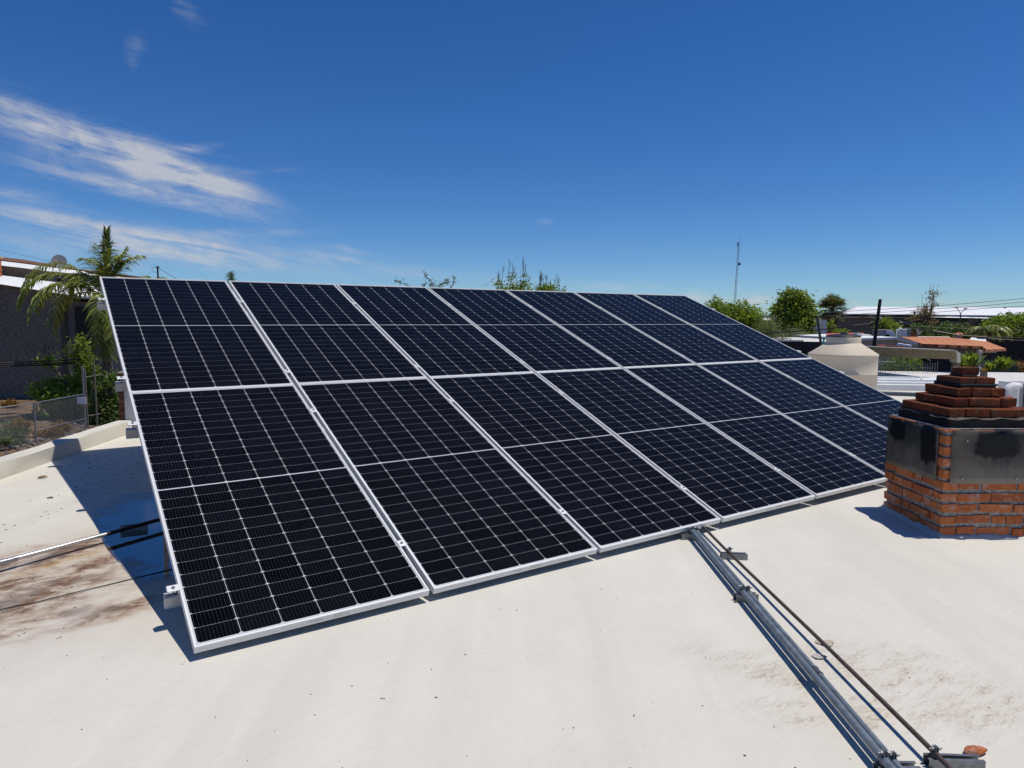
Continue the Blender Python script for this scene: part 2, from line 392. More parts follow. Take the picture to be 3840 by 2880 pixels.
def mat_sheet():
    m, t, b = nodes('sooty_metal_sheet')
    p = wpos(t)
    n1 = noise(t, p, 5, 8, .62); n2 = noise(t, p, 40, 6, .6)
    col = ramp(t, n1, [(.25, (.070, .062, .050)), (.55, (.125, .112, .090)), (.8, (.21, .19, .155))])
    sx = t.nodes.new('ShaderNodeSeparateXYZ'); t.links.new(p, sx.inputs[0])
    X = MA(t, 'SUBTRACT', sx.outputs[0], 4.697); Y = MA(t, 'ADD', sx.outputs[1], .903); Zz = sx.outputs[2]
    ca = MA(t, 'ADD', MA(t, 'MULTIPLY', X, A_.x), MA(t, 'MULTIPLY', Y, A_.y)); cb = MA(t, 'ADD', MA(t, 'MULTIPLY', X, B_.x), MA(t, 'MULTIPLY', Y, B_.y))
    wob = MA(t, 'MULTIPLY', MA(t, 'SUBTRACT', noise(t, mapv(t, p, (1, 1, .6)), 16, 10, .72), .5), .22)
    gh = noise(t, mapv(t, p, (.35, .35, 1)), 26, 6, .6); drip = noise(t, mapv(t, p, (1, 1, .10)), 22, 7, .65)
    def patch(c, c0, cz, hw, hh):
        u = MA(t, 'DIVIDE', MA(t, 'ABSOLUTE', MA(t, 'SUBTRACT', c, c0)), hw); v = MA(t, 'DIVIDE', MA(t, 'ABSOLUTE', MA(t, 'SUBTRACT', Zz, cz)), hh)
        return MA(t, 'POWER', MA(t, 'ADD', MA(t, 'POWER', u, 4.0), MA(t, 'POWER', v, 4.0)), .25)
    left = MA(t, 'LESS_THAN', cb, .03)
    def inside(d, gate, soft):
        e = MA(t, 'MULTIPLY', MA(t, 'SUBTRACT', MA(t, 'ADD', 1.0, MA(t, 'MULTIPLY', wob, 4.5)), d), soft, True)
        return MA(t, 'MULTIPLY', e, gate)
    right = MA(t, 'SUBTRACT', 1.0, left)
    col = mixc(t, MA(t, 'MULTIPLY', MA(t, 'SUBTRACT', gh, .45), 2.6, True), col, mixc(t, right, (.055, .052, .046), (.15, .105, .08)))
    col = mixc(t, MA(t, 'MULTIPLY', MA(t, 'SUBTRACT', drip, .52), 3.0, True), col, (.045, .043, .038))
    so = inside(patch(ca, .56, .60, .11, .13), left, 7)
    so = MA(t, 'MAXIMUM', so, inside(patch(ca, .17, .53, .10, .155), left, 7))
    so = MA(t, 'MAXIMUM', so, inside(patch(cb, .36, .57, .165, .125), right, 5))
    haze_ = MA(t, 'MAXIMUM', inside(patch(ca, .36, .60, .40, .17), left, 1.6), inside(patch(cb, .42, .58, .33, .21), right, 1.6))
    top = MA(t, 'MULTIPLY', MA(t, 'SUBTRACT', Zz, .60), 16.0, True)
    low = MA(t, 'MULTIPLY', MA(t, 'SUBTRACT', .44, Zz), 4.5, True)
    col = mixc(t, MA(t, 'MULTIPLY', low, MA(t, 'ADD', .25, MA(t, 'MULTIPLY', right, .45))), col, (.28, .25, .21))
    rust = MA(t, 'MULTIPLY', MA(t, 'SUBTRACT', noise(t, mapv(t, p, (1, 1, 5)), 3, 7), .54), 5, True)
    col = mixc(t, MA(t, 'MULTIPLY', rust, .4), col, (.21, .13, .10))
    col = mixc(t, MA(t, 'MULTIPLY', haze_, .85), col, (.03, .031, .03))
    col = mixc(t, MA(t, 'MULTIPLY', top, .6), col, (.03, .03, .03))
    col = mixc(t, so, col, (.006, .006, .007))
    t.links.new(col, b.inputs['Base Color']); b.inputs['Roughness'].default_value = .55; b.inputs['Metallic'].default_value = .15; b.inputs['Specular IOR Level'].default_value = .3
    bump(t, b, MA(t, 'ADD', noise(t, p, 4, 3), MA(t, 'MULTIPLY', n2, .12)), .5, .01)
    return m
def mat_leaf(name, lo, hi, tr=.38, rough=.5):
    m, t, b = nodes(name)
    gi = t.nodes.new('ShaderNodeNewGeometry').outputs['Random Per Island']
    n1 = noise(t, wpos(t), .9, 3)
    f = MA(t, 'ADD', MA(t, 'MULTIPLY', gi, .7), MA(t, 'MULTIPLY', MA(t, 'SUBTRACT', n1, .35), .9), True)
    col = mixc(t, f, lo, hi)
    t.links.new(col, b.inputs['Base Color']); b.inputs['Roughness'].default_value = rough; b.inputs['Specular IOR Level'].default_value = .35
    tl = N(t, 'ShaderNodeBsdfTranslucent'); t.links.new(mixc(t, .5, col, (hi[0] * 1.5, hi[1] * 1.5, hi[2] * .7)), tl.inputs[0])
    ms = N(t, 'ShaderNodeMixShader', {0: tr})
    t.links.new(b.outputs[0], ms.inputs[1]); t.links.new(tl.outputs[0], ms.inputs[2])
    t.links.new(ms.outputs[0], t.nodes['Material Output'].inputs[0])
    return m
def mat_water():
    m, t, b = nodes('puddle_water')
    t.nodes.remove(b)
    p = wpos(t)
    bp = t.nodes.new('ShaderNodeBump'); bp.inputs['Strength'].default_value = .05; bp.inputs['Distance'].default_value = .004
    t.links.new(noise(t, p, 18, 4), bp.inputs['Height'])
    fr = N(t, 'ShaderNodeFresnel', {0: 1.27}); t.links.new(bp.outputs[0], fr.inputs['Normal'])
    sx = t.nodes.new('ShaderNodeSeparateXYZ'); t.links.new(p, sx.inputs[0])
    dx = MA(t, 'MULTIPLY', MA(t, 'SUBTRACT', sx.outputs[0], .28), 1 / .62); dy = MA(t, 'MULTIPLY', MA(t, 'SUBTRACT', sx.outputs[1], 1.95), 1 / 1.0)
    rr = MA(t, 'SQRT', MA(t, 'ADD', MA(t, 'MULTIPLY', dx, dx), MA(t, 'MULTIPLY', dy, dy)))
    rr = MA(t, 'ADD', rr, MA(t, 'MULTIPLY', MA(t, 'SUBTRACT', noise(t, p, 5, 7, .6), .5), .9))
    depth = MA(t, 'MULTIPLY', MA(t, 'SUBTRACT', 1.05, rr), 4.0, True)
    fac = MA(t, 'MULTIPLY', MA(t, 'MULTIPLY', fr.outputs[0], .42), depth)
    tr = N(t, 'ShaderNodeBsdfTransparent'); t.links.new(mixc(t, depth, (1, 1, 1), (.36, .34, .33)), tr.inputs[0])
    gl = N(t, 'ShaderNodeBsdfGlossy', {'Roughness': .02, 'Color': (1, 1, 1, 1)})
    t.links.new(bp.outputs[0], gl.inputs['Normal'])
    ms = N(t, 'ShaderNodeMixShader'); t.links.new(fac, ms.inputs[0]); t.links.new(tr.outputs[0], ms.inputs[1]); t.links.new(gl.outputs[0], ms.inputs[2])
    t.links.new(ms.outputs[0], t.nodes['Material Output'].inputs[0])
    return m
def mat_tiles():
    m, t, b = nodes('clay_roof_tiles')
    p = wpos(t); sx = t.nodes.new('ShaderNodeSeparateXYZ'); t.links.new(p, sx.inputs[0])
    ub = MA(t, 'ADD', MA(t, 'MULTIPLY', sx.outputs[0], RH.x), MA(t, 'MULTIPLY', sx.outputs[1], RH.y))
    va = MA(t, 'ADD', MA(t, 'MULTIPLY', sx.outputs[0], FH.x), MA(t, 'MULTIPLY', sx.outputs[1], FH.y))
    cu = MA(t, 'ABSOLUTE', MA(t, 'SUBTRACT', MA(t, 'FRACT', MA(t, 'MULTIPLY', ub, 1 / .38)), .5))
    rv = MA(t, 'FRACT', MA(t, 'MULTIPLY', va, 1 / .9))
    n1 = noise(t, p, 6, 5)
    col = ramp(t, n1, [(.3, (.58, .20, .075)), (.7, (.84, .37, .16))])
    gap = MA(t, 'LESS_THAN', MA(t, 'ABSOLUTE', MA(t, 'SUBTRACT', MA(t, 'FRACT', MA(t, 'MULTIPLY', MA(t, 'ADD', ub, MA(t, 'MULTIPLY', va, .33)), 1 / .38)), .5)), .17)
    col = mixc(t, MA(t, 'MULTIPLY', gap, .8), col, (.10, .028, .018))
    col = mixc(t, MA(t, 'MULTIPLY', MA(t, 'LESS_THAN', rv, .2), .75), col, (.13, .035, .02))
    t.links.new(col, b.inputs['Base Color']); b.inputs['Roughness'].default_value = .85
    bump(t, b, MA(t, 'SUBTRACT', .5, cu), .6, .05)
    return m

M_ = {}
M_['roof'] = mat_roof(); M_['cell'] = mat_cell(); M_['back'] = mat_back()
M_['alu'] = mat_alu('anodised_aluminium', (.76, .755, .735), .48, .18); M_['rail'] = mat_alu('mill_aluminium', (.70, .70, .70), .45, .7)
M_['steel'] = plain('bolt_steel', (.36, .37, .39), .35, .8, .1, 40, 0)
M_['zinc'] = plain('galvanised_conduit', (.17, .205, .235), .45, .25, .3, 22, .1)
M_['emt'] = plain('bright_conduit', (.72, .73, .74), .33, .8, .12, 30, .05)
M_['rust'] = plain('rusty_brown_pipe', (.075, .055, .048), .7, .15, .3, 40, .3)
M_['strut'] = plain('strut_channel_steel', (.23, .24, .25), .42, .7, .25, 40, .1)
M_['strap'] = plain('strap_steel', (.20, .21, .22), .5, .5, .25, 40, .1); M_['blackpl'] = plain('black_plastic', (.015, .015, .017), .45, 0, .2, 20, .05)
M_['brick'] = mat_brick(); M_['brownbrick'] = plain('brown_raw_brick', (.17, .085, .05), .95, 0, .45, 22, .9, .1, 50); M_['oldbrick'] = mat_oldbrick()
M_['mortar'] = plain('grey_mortar', (.30, .28, .25), .95, 0, .55, 34, 1.0, .15, 45)
M_['sheet'] = mat_sheet()
M_['soot'] = plain('soot_black', (.012, .012, .013), .7, 0, .5, 8, .5, .3)
M_['wplaster'] = plain('white_plaster', (.62, .60, .56), .8, 0, .1, 5, .4)
M_['beige'] = plain('beige_plaster', (.44, .40, .33), .85, 0, .1, 3, .3)
M_['khaki'] = plain('khaki_plaster', (.27, .205, .105), .9, 0, .15, 6, .4)
M_['dgrey'] = plain('dark_grey_stucco', (.17, .152, .13), .95, 0, .4, 9, 1.0, .1, 25)
M_['mgrey'] = plain('grey_block_wall', (.22, .21, .20), .92, 0, .2, 5, .5)
M_['bstone'] = plain('black_volcanic_stone', (.04, .038, .038), .95, 0, .5, 6, 1.0, .1, 12)
M_['whitep'] = plain('white_paint', (.78, .78, .76), .6, 0, .05, 5, .1)
M_['wroof'] = plain('white_metal_roof', (.80, .80, .79), .55, .1, .08, 1.5, .2, .3, 2, True)
M_['tank'] = plain('beige_polyethylene', (.66, .565, .43), .62, 0, .03, 4, .05, .25)
M_['dark'] = plain('dark_recess', (.02, .02, .022), .7, 0, .3, 4, .1)
M_['glass'] = plain('dark_window_glass', (.05, .06, .07), .08, 0, .1, 4, 0, .6)
M_['tiles'] = mat_tiles()
M_['redp'] = plain('red_painted_roof', (.45, .09, .05), .7, 0, .15, 6, .2)
M_['wood'] = plain('dark_creosoted_wood', (.028, .022, .018), .85, 0, .3, 18, .5)
M_['bark'] = plain('bark', (.14, .11, .085), .95, 0, .4, 14, .9)
M_['dirt'] = plain('dry_earth', (.17, .115, .075), .97, 0, .45, 1.2, 1.0, .1, 8)
M_['hill'] = plain('far_hills', (.10, .16, .26), 1.0, 0, .15, .0008, 0, 0)  # distance haze painted into the hills as a blue base colour
M_['cable'] = plain('black_cable', (.012, .012, .013), .5, 0, .2, 20, 0)
M_['dish'] = plain('grey_dish', (.20, .20, .21), .6, 0, .08, 6, .1)
M_['acgrey'] = plain('condenser_grey', (.30, .30, .30), .6, 0, .15, 20, .2)
M_['insul'] = plain('white_foam_insulation', (.74, .73, .71), .75, 0, .12, 18, .6)
M_['leafdry'] = plain('dry_leaf', (.30, .22, .14), .8, 0, .3, 40, .3)
M_['flake'] = plain('grey_paint_flake', (.42, .39, .35), .8, 0, .2, 40, .3)
M_['flaket'] = plain('tan_paint_flake', (.46, .39, .31), .8, 0, .15, 40, .3)
M_['chain'] = plain('galvanised_wire', (.22, .23, .24), .5, .4, .1, 20, 0)
M_['blue'] = plain('teal_pipe', (.05, .30, .34), .5, 0, .1, 20, 0)
M_['chrome'] = plain('solar_heater_steel', (.62, .66, .72), .22, .9, .1, 8, 0)
M_['gleaf'] = mat_leaf('green_leaves', (.035, .080, .014), (.34, .44, .065))
M_['dleaf'] = mat_leaf('dark_leaves', (.024, .05, .014), (.18, .25, .06))
M_['yleaf'] = mat_leaf('yellow_green_leaves', (.06, .12, .015), (.28, .36, .06))
M_['pleaf'] = mat_leaf('palm_fronds', (.07, .125, .022), (.44, .46, .12), .2, .4)
M_['fleaf'] = mat_leaf('fan_palm_fronds', (.04, .065, .025), (.32, .33, .14), .15, .4)
M_['bleaf'] = mat_leaf('brown_sparse_leaves', (0.140, 0.105, 0.042), (0.378, 0.294, 0.154))
M_['wleaf'] = mat_leaf('weed_grey_green', (0.065, 0.098, 0.046), (0.221, 0.260, 0.130))
M_['oleaf'] = mat_leaf('orange_dry_weed', (.16, .09, .025), (.34, .21, .06))
M_['water'] = mat_water()

# ---------------------------------------------------------------- the house we stand on
K0 = Vector((-.827, 3.918, 0))                     # inner foot of the low kerb
def hp(a, b, z=None):                              # house frame -> world, z above the roof surface
    p = K0 + A_ * a + B_ * b
    p.z = gz(p.x, p.y) + (z or 0)
    return p
def ripple(x, y):
    return .006 * math.sin(x * 1.3 + .7 * y) * math.sin(y * 1.1 - .4 * x)
house = thing('house', 'white flat roofed house that carries the big solar array', 'house', hp(0, 0))
g = MB(); na, nb = 60, 60
a0, a1, b0, b1 = -13.0, 9.3, -.16, 19.5
for i in range(na + 1):
    for j in range(nb + 1):
        p = hp(a0 + (a1 - a0) * i / na, b0 + (b1 - b0) * j / nb); p.z += ripple(p.x, p.y) * (0 if -1.2 < p.x < 9 and -.6 < p.y < 5.5 else 1)
        g.v.append(p)
for i in range(na):
    for j in range(nb):
        q = i * (nb + 1) + j; g.f.append((q, q + nb + 1, q + nb + 2, q + 1)); g.m.append(0)
g.build('roof_deck', M_['roof'], house, smooth=True)
g = MB()
def wallbox(mb, a0, a1, b0, b1, zt, zb):
    P = [hp(a0, b0), hp(a1, b0), hp(a1, b1), hp(a0, b1)]
    vs = [Vector((p.x, p.y, zb if zb < -1 else p.z + zb)) for p in P] + [Vector((p.x, p.y, p.z + zt)) for p in P]
    mb.add(vs, [(0, 1, 2, 3)[::-1], (4, 5, 6, 7), (0, 1, 5, 4), (1, 2, 6, 5), (2, 3, 7, 6), (3, 0, 4, 7)])
wallbox(g, -13, 9.3, -.16, .1, -.012, -3.3); wallbox(g, 9.05, 9.3, .1, 19.5, -.012, -3.3); wallbox(g, -13, 9.05, 19.3, 19.5, -.012, -3.3); wallbox(g, -13, -12.8, .1, 19.3, -.012, -3.3)
g.build('outer_wall', M_['wplaster'], house)
# low kerb along the left edge, slightly uneven
g = MB(); n = 70
prof = [(0.0, -.02), (-.004, .128), (-.014, .14), (-.15, .138), (-.162, .125), (-.168, -.25)]
for i in range(n + 1):
    a = -13 + 22.3 * i / n
    for k, (b, z) in enumerate(prof):
        j = .005 * math.sin(a * 3.1 + k) + .004 * math.sin(a * 7.7 + 2 * k)
        p = hp(a, b + j * .6); p.z += z + (j if 0 < k < 5 else 0); g.v.append(p)
for i in range(n):
    for k in range(len(prof) - 1):
        q = i * len(prof) + k; g.f.append((q, q + 1, q + 1 + len(prof), q + len(prof))); g.m.append(0)
kerb = g.build('kerb', M_['roof'], house, smooth='auto')
# short parapet wall whose broken end shows its bricks
wt = hp(2.17, -.12)
pw = thing('parapet_wall', 'short plastered wall with a raw brick end, left of the array behind the kerb', 'wall', wt)
g = MB(); random.seed(3)
for i in range(8):
    z0 = .12 + i * .068
    g.frame(hp(2.07 + random.uniform(-.006, .006), -.165 + random.uniform(-.010, .010), z0), A_ * .2, B_ * (.08 + random.uniform(-.01, .006)), Z_ * .062)
g.build('brick_end', M_['brownbrick'], pw, bevel=.008)
g = MB(); g.frame(hp(2.06, -.088, .10), A_ * .22, B_ * 2.5, Z_ * .56)
g.build('plaster_face', M_['wplaster'], pw, bevel=.01)
g = MB(); g.frame(hp(2.055, -.145, .664), A_ * .235, B_ * 2.55, Z_ * .02)
g.build('coping', M_['flaket'], pw, bevel=.006)

# raised roof slope beyond the water tank
g = MB()
P1 = far(3262, 1391, 17.6); P2 = far(3990, 1399, 17.6); P3 = far(3990, 1462, 14.6); P4 = far(3560, 1424, 16.1)
top = [P1, P4, P3, P2]; n = 4
vs = top + [Vector((p.x, p.y, gz(p.x, p.y) - .15)) for p in top]
g.add(vs, [(0, 1, 2, 3), (0, 4, 5, 1), (1, 5, 6, 2), (2, 6, 7, 3), (3, 7, 4, 0)])
g.build('roof_slope', M_['wplaster'], house)

# ---------------------------------------------------------------- solar array
TILT = R(21.6415); PW, PH, GU, GV = 1.134, 2.444, .0271, .0035
VV = Vector((0, math.cos(TILT), math.sin(TILT))); WW = Vector((0, -math.sin(TILT), math.cos(TILT))); UU = Vector((1, 0, 0))
def arr(u, v, w_=0): return UU * u + VV * v + WW * w_
ORD = ['first', 'second', 'third', 'fourth', 'fifth', 'sixth', 'last']
def panel_frame():
    g = MB()
    prof = [(.0100, -.0035), (.0100, 0), (.0012, 0), (0, -.0012), (0, -.0105), (.0012, -.0112), (.0012, -.0128), (0, -.0135), (0, -.0215), (.0012, -.0222), (.0012, -.0238), (0, -.0245), (0, -.035), (.028, -.035), (.028, -.033), (.002, -.033)]
    k = len(prof)
    for (cx, cy, sx, sy) in ((0, 0, 1, 1), (PW, 0, -1, 1), (PW, PH, -1, -1), (0, PH, 1, -1)):
        for (i_, w_) in prof: g.v.append(Vector((cx + sx * i_, cy + sy * i_, w_)))
    for c in range(4):
        for i in range(k - 1):
            a = c * k + i; b = ((c + 1) % 4) * k + i
            g.f.append((a, b, b + 1, a + 1)); g.m.append(0)
    return g
def panel_cells():
    g = MB(); zb, zc = -.0040, -.0036
    e = .0098
    g.add([(e, e, zb), (PW - e, e, zb), (PW - e, PH - e, zb), (e, PH - e, zb)], [(0, 1, 2, 3)], 0)
    g.add([(e, e, zb - .005), (PW - e, e, zb - .005), (PW - e, PH - e, zb - .005), (e, PH - e, zb - .005)], [(3, 2, 1, 0)], 0)
    x0 = .0165; cw = (PW - 2 * x0) / 6
    y0 = .0235; mid = .009; ch = (PH - 2 * y0 - mid) / 26
    c = .011
    for r in range(26):
        yb = y0 + r * ch + (mid if r >= 13 else 0)
        for q in range(6):
            xa = x0 + q * cw + .0013; xb = x0 + (q + 1) * cw - .0013; ya = yb + .00062; yt = yb + ch - .00062
            g.add([(xa + c, ya, zc), (xb - c, ya, zc), (xb, ya + c * .8, zc), (xb, yt, zc), (xa, yt, zc), (xa, ya + c * .8, zc)], [(0, 1, 2, 3, 4, 5)], 1)
    return g
fm = panel_frame(); cm = panel_cells()
proto = thing('solar_module', '', 'solar panel', (0, 0, 0), 'solar panels of the roof array')
proto.rotation_euler = (TILT, 0, 0)
fr = fm.build('frame', M_['alu'], proto, local=True)
cs = cm.build('cell_sheet', [M_['back'], M_['cell']], proto, local=True)
# paper stickers on the low front edge of a panel
g = MB(); g.add([(.50, -.0006, -.026), (.58, -.0006, -.026), (.58, -.0006, -.010), (.50, -.0006, -.010)], [(0, 1, 2, 3)])
st = g.build('barcode_sticker', M_['whitep'], proto, local=True)
g = MB(); g.add([(.62, -.0006, -.028), (.70, -.0006, -.028), (.70, -.0006, -.006), (.62, -.0006, -.006)], [(0, 1, 2, 3)])
st2 = g.build('paper_sticker', M_['wplaster'], proto, local=True)
g = MB()
x = .505
for i in range(16):
    wd = random.uniform(.0012, .003)
    g.add([(x, -.0009, -.021), (x + wd, -.0009, -.021), (x + wd, -.0009, -.015), (x, -.0009, -.015)], [(0, 1, 2, 3)]); x += wd + random.uniform(.001, .0025)
mk = g.build('printed_marks', M_['blackpl'], st, local=True)
first = True
random.seed(11)
for row in range(2):
    for c in range(7):
        if first: o = proto; first = False
        else: o = copy_tree(proto)
        o.location = arr(c * (PW + GU), row * (PH + GV)) + VV * random.uniform(-.0012, .0012) + WW * random.uniform(-.0012, .0012)
        where = 'lower' if row == 0 else 'upper'
        if c == 0: o['label'] = 'dark solar panel at the left end of the %s row' % where
        elif c == 6: o['label'] = 'dark solar panel at the right end of the %s row' % where
        else: o['label'] = '%s dark solar panel from the left in the %s row' % (ORD[c], where)
        if row == 1:
            for ch in list(o.children):
                if 'sticker' in ch.name:
                    for d in list(ch.children): bpy.data.objects.remove(d)
                    bpy.data.objects.remove(ch)
LEN = 7 * PW + 6 * GU
RV = [.395, 2.00, 2.675, 4.28]
mf = thing('mounting_frame', 'aluminium rails and legs that hold up the solar array', 'frame', (0, 0, 0))
RNAME = ['lowest', 'second lowest', 'second highest', 'highest']
for v in RV:
    g = MB()
    g.frame(arr(-.062, v - .02, -.036 - .062), UU * (LEN + .124), VV * .04, WW * .004)
    g.frame(arr(-.062, v - .02, -.036 - .004), UU * (LEN + .124), VV * .012, WW * .0035)
    g.frame(arr(-.062, v + .008, -.036 - .004), UU * (LEN + .124), VV * .012, WW * .0035)
    g.frame(arr(-.062, v - .016, -.036 - .058), UU * (LEN + .124), VV * .004, WW * .054)
    g.frame(arr(-.062, v + .012, -.036 - .058), UU * (LEN + .124), VV * .004, WW * .054)
    g.frame(arr(-.062, v - .012, -.036 - .034), UU * (LEN + .124), VV * .024, WW * .003)
    g.build('rail', M_['rail'], mf)
for u in (.42, 1.95, 3.5, 5.05, 6.6, 7.7):
    g = MB()
    g.frame(arr(u - .02, .2, -.098 - .042), UU * .04, VV * 4.4, WW * .041)
    g.build('crossbeam', M_['rail'], mf)
    for v in (.5, 2.3, 4.35):
        p = arr(u, v, -.140)
        zg = gz(p.x, p.y)
        if p.z - zg < .02: continue
        g = MB(); g.abox((p.x - .02, p.y - .02, zg + .006), (p.x + .02, p.y + .02, p.z + .012))
        lg = g.build('leg', M_['rail'], mf)
        g = MB(); g.abox((p.x - .07, p.y - .045, zg - .002), (p.x + .07, p.y + .045, zg + .007))
        g.tube([(p.x - .05, p.y, zg), (p.x - .05, p.y, zg + .035)], .006, 6); g.tube([(p.x + .05, p.y, zg), (p.x + .05, p.y, zg + .035)], .006, 6)
        g.build('foot', M_['strut'], lg)
# clamps
def clamp(name, end):
    t = thing(name, '', 'clamp', (0, 0, 0), 'clamps that hold the solar panels'); t.rotation_euler = (TILT, 0, 0)
    g = MB()
    if end:
        g.abox((-.052, -.021, -.0015), (-.001, .021, .0035)); g.abox((-.001, -.021, .0003), (.010, .021, .0035))
        g.abox((-.052, -.021, -.012), (-.048, .021, -.0015)); g.abox((-.0045, -.021, -.030), (-.0012, .021, -.0015))
        bx = -.024
    else:
        g.abox((-GU / 2 - .009, -.026, .0004), (GU / 2 + .009, .026, .0038)); bx = 0
        g.abox((-GU / 2 + .002, -.026, -.028), (-GU / 2 + .005, .026, .0004)); g.abox((GU / 2 - .005, -.026, -.028), (GU / 2 - .002, .026, .0004))
    g.build('bracket', M_['alu'], t, local=True, bevel=.0012)
    h = MB(); h.lathe((bx, 0, .0036), [(.0001, .0), (.0095, .0), (.0095, .0016), (.0066, .0018), (.0066, .0075), (.0052, .0085), (.0001, .0085)], 6)
    h.tube([(bx, 0, -.05), (bx, 0, .004)], .004, 6)
    h.build('bolt', M_['steel'], t, local=True)
    return t
mid0 = clamp('panel_clamp', False); end0 = clamp('end_clamp', True)
fm_, fe_ = True, True
for ri, v in enumerate(RV):
    for c in range(8):
        if 0 < c < 7:
            o = mid0 if fm_ else copy_tree(mid0); fm_ = False
            o.location = arr(c * (PW + GU) - GU / 2, v)
            o['label'] = 'small clamp on the %s rail between the %s and %s panels from the left' % (RNAME[ri], ORD[c - 1], 'seventh' if c == 6 else ORD[c])
        else:
            o = end0 if fe_ else copy_tree(end0); fe_ = False
            o.location = arr(0 if c == 0 else LEN, v)
            if c == 7: o.rotation_euler = (Matrix.Rotation(TILT, 3, 'X') @ Matrix.Rotation(math.pi, 3, 'Z')).to_euler()
            o['label'] = 'silver end clamp on the %s rail at the %s edge of the array' % (RNAME[ri], 'left' if c == 0 else 'right')

# puddle standing in the shade of the array
pts = [(352, 1950), (368, 2000), (400, 2050), (440, 2105), (478, 2165), (540, 2210), (640, 2235), (790, 2200), (930, 2040), (900, 1920), (740, 1840), (580, 1822), (450, 1835), (378, 1880)]
base = [gnd(*q) for q in pts]
fine = []
for i in range(len(base)):
    p0, p1, p2, p3 = base[i - 1], base[i], base[(i + 1) % len(base)], base[(i + 2) % len(base)]
    for k in range(6):
        t = k / 6
        q = .5 * ((2 * p1) + (p2 - p0) * t + (2 * p0 - 5 * p1 + 4 * p2 - p3) * t * t + (3 * p1 - p0 - 3 * p2 + p3) * t ** 3)
        j = .006 * math.sin(i * 2.1 + k * .35)
        q.x += j; q.y += j * .8; q.z = gz(q.x, q.y) + .004; fine.append(q)
g = MB(); g.add(fine, [tuple(reversed(range(len(fine))))]); kind(g.build('puddle', M_['water']), 'structure')

# ---------------------------------------------------------------- chimney
C0 = Vector((4.697, -.903, 0)); ZB = gz(C0.x, C0.y)
chim = thing('brick_chimney', 'sooty brick chimney with a stepped pyramid top beside the array', 'chimney', (C0.x, C0.y, ZB))
LA, LB = .725, .70
def cp(a, b, z): p = C0 + A_ * a + B_ * b; p.z = z; return p
g = MB(); g.frame(cp(.012, .012, ZB - .05), A_ * (LA - .024), B_ * (LB - .024), Z_ * (.66 - ZB + .05))
g.build('mortar_core', M_['mortar'], chim)
g = MB(); random.seed(21)
z = ZB + .018; row = 0
def brick(mb, a, b, z0, da, db, dz, jit=.0055):
    o = cp(a, b, z0); x = A_ * da; y = B_ * db; zz = Z_ * dz
    vs = [o, o + x, o + x + y, o + y, o + zz, o + x + zz, o + x + y + zz, o + y + zz]
    vs = [v + Vector((random.uniform(-jit, jit), random.uniform(-jit, jit), random.uniform(-jit, jit))) for v in vs]
    mb.add(vs, [(3, 2, 1, 0), (4, 5, 6, 7), (0, 1, 5, 4), (1, 2, 6, 5), (2, 3, 7, 6), (3, 0, 4, 7)])
while z < .64:
    hgt = .057
    if z + hgt > .65: hgt = .65 - z
    # left face (normal -B), front face (normal -A), and the two far faces
    for face in range(4):
        L = LA if face % 2 == 0 else LB
        x = -.0 if (row + face) % 2 == 0 else -.13
        if face in (1, 3): x = .115 if (row + face) % 2 == 0 else .022
        end = L if face in (0, 2) else L - .115
        while x < end - .01:
            ln = random.choice((.225, .24, .235)) if random.random() > .13 else .085
            xa = max(x, 0 if face in (0, 2) else .115); xb = min(x + ln, end)
            pr = random.uniform(-.007, .006); dz = random.uniform(-.005, .005)
            if xb - xa > .03:
                if face == 0: brick(g, xa, pr, z + dz, xb - xa, .11, hgt)
                elif face == 2: brick(g, xa, LB - .11 - pr, z + dz, xb - xa, .11, hgt)
                elif face == 1: brick(g, pr, xa, z + dz, .11, xb - xa, hgt)
                else: brick(g, LA - .11 - pr, xa, z + dz, .11, xb - xa, hgt)
            x += ln + random.uniform(.014, .022)
    z += .0815; row += 1
g.build('brick_shaft', M_['brick'], chim, bevel=.0025)
# metal sheets fixed over the openings
g = MB(); zs0, zs1 = .285, .652
def sheet(mb, o, ux, n_, nx, z0, z1, L):
    ny = 8; base = len(mb.v)
    for j in range(ny + 1):
        for i in range(nx + 1):
            q = o + ux * (L * i / nx); zz = z0 + (z1 - z0) * j / ny
            wv = .006 * math.sin(i * 1.7 + j * .9) * (j / ny) + .010 * (j == ny) * math.sin(i * 1.1)
            mb.v.append(Vector((q.x, q.y, zz + (.006 * math.sin(i * .9) if j == ny else 0))) + n_ * (.012 + wv))
    for j in range(ny):
        for i in range(nx):
            a = base + j * (nx + 1) + i; mb.f.append((a, a + 1, a + nx + 2, a + nx + 1)); mb.m.append(0)
sheet(g, cp(.060, 0, 0), A_, -B_, 14, zs0 - .008, zs1, LA - .078)
so = g.build('soot_sheet', M_['sheet'], chim, smooth=True); so.modifiers.new('thick', 'SOLIDIFY').thickness = .003; so['label'] = 'dark sheet with two burnt black patches'
g = MB(); sheet(g, cp(0, .040, 0), B_, -A_, 14, zs0 - .012, zs1, LB - .05)
so = g.build('soot_sheet', M_['sheet'], chim, smooth=True); so.modifiers.new('thick', 'SOLIDIFY').thickness = .003; so['label'] = 'paler sheet with one broad burnt patch'
g = MB()
for (a, b, zc) in ((.11, -.016, .31), (.6, -.016, .31), (.3, -.016, .60), (-.016, .12, .31), (-.016, .5, .31), (-.016, .14, .58)):
    g.box(cp(a, b, zc), A_ * .005, B_ * .005, Z_ * .005)
g.build('screw', M_['steel'], chim)
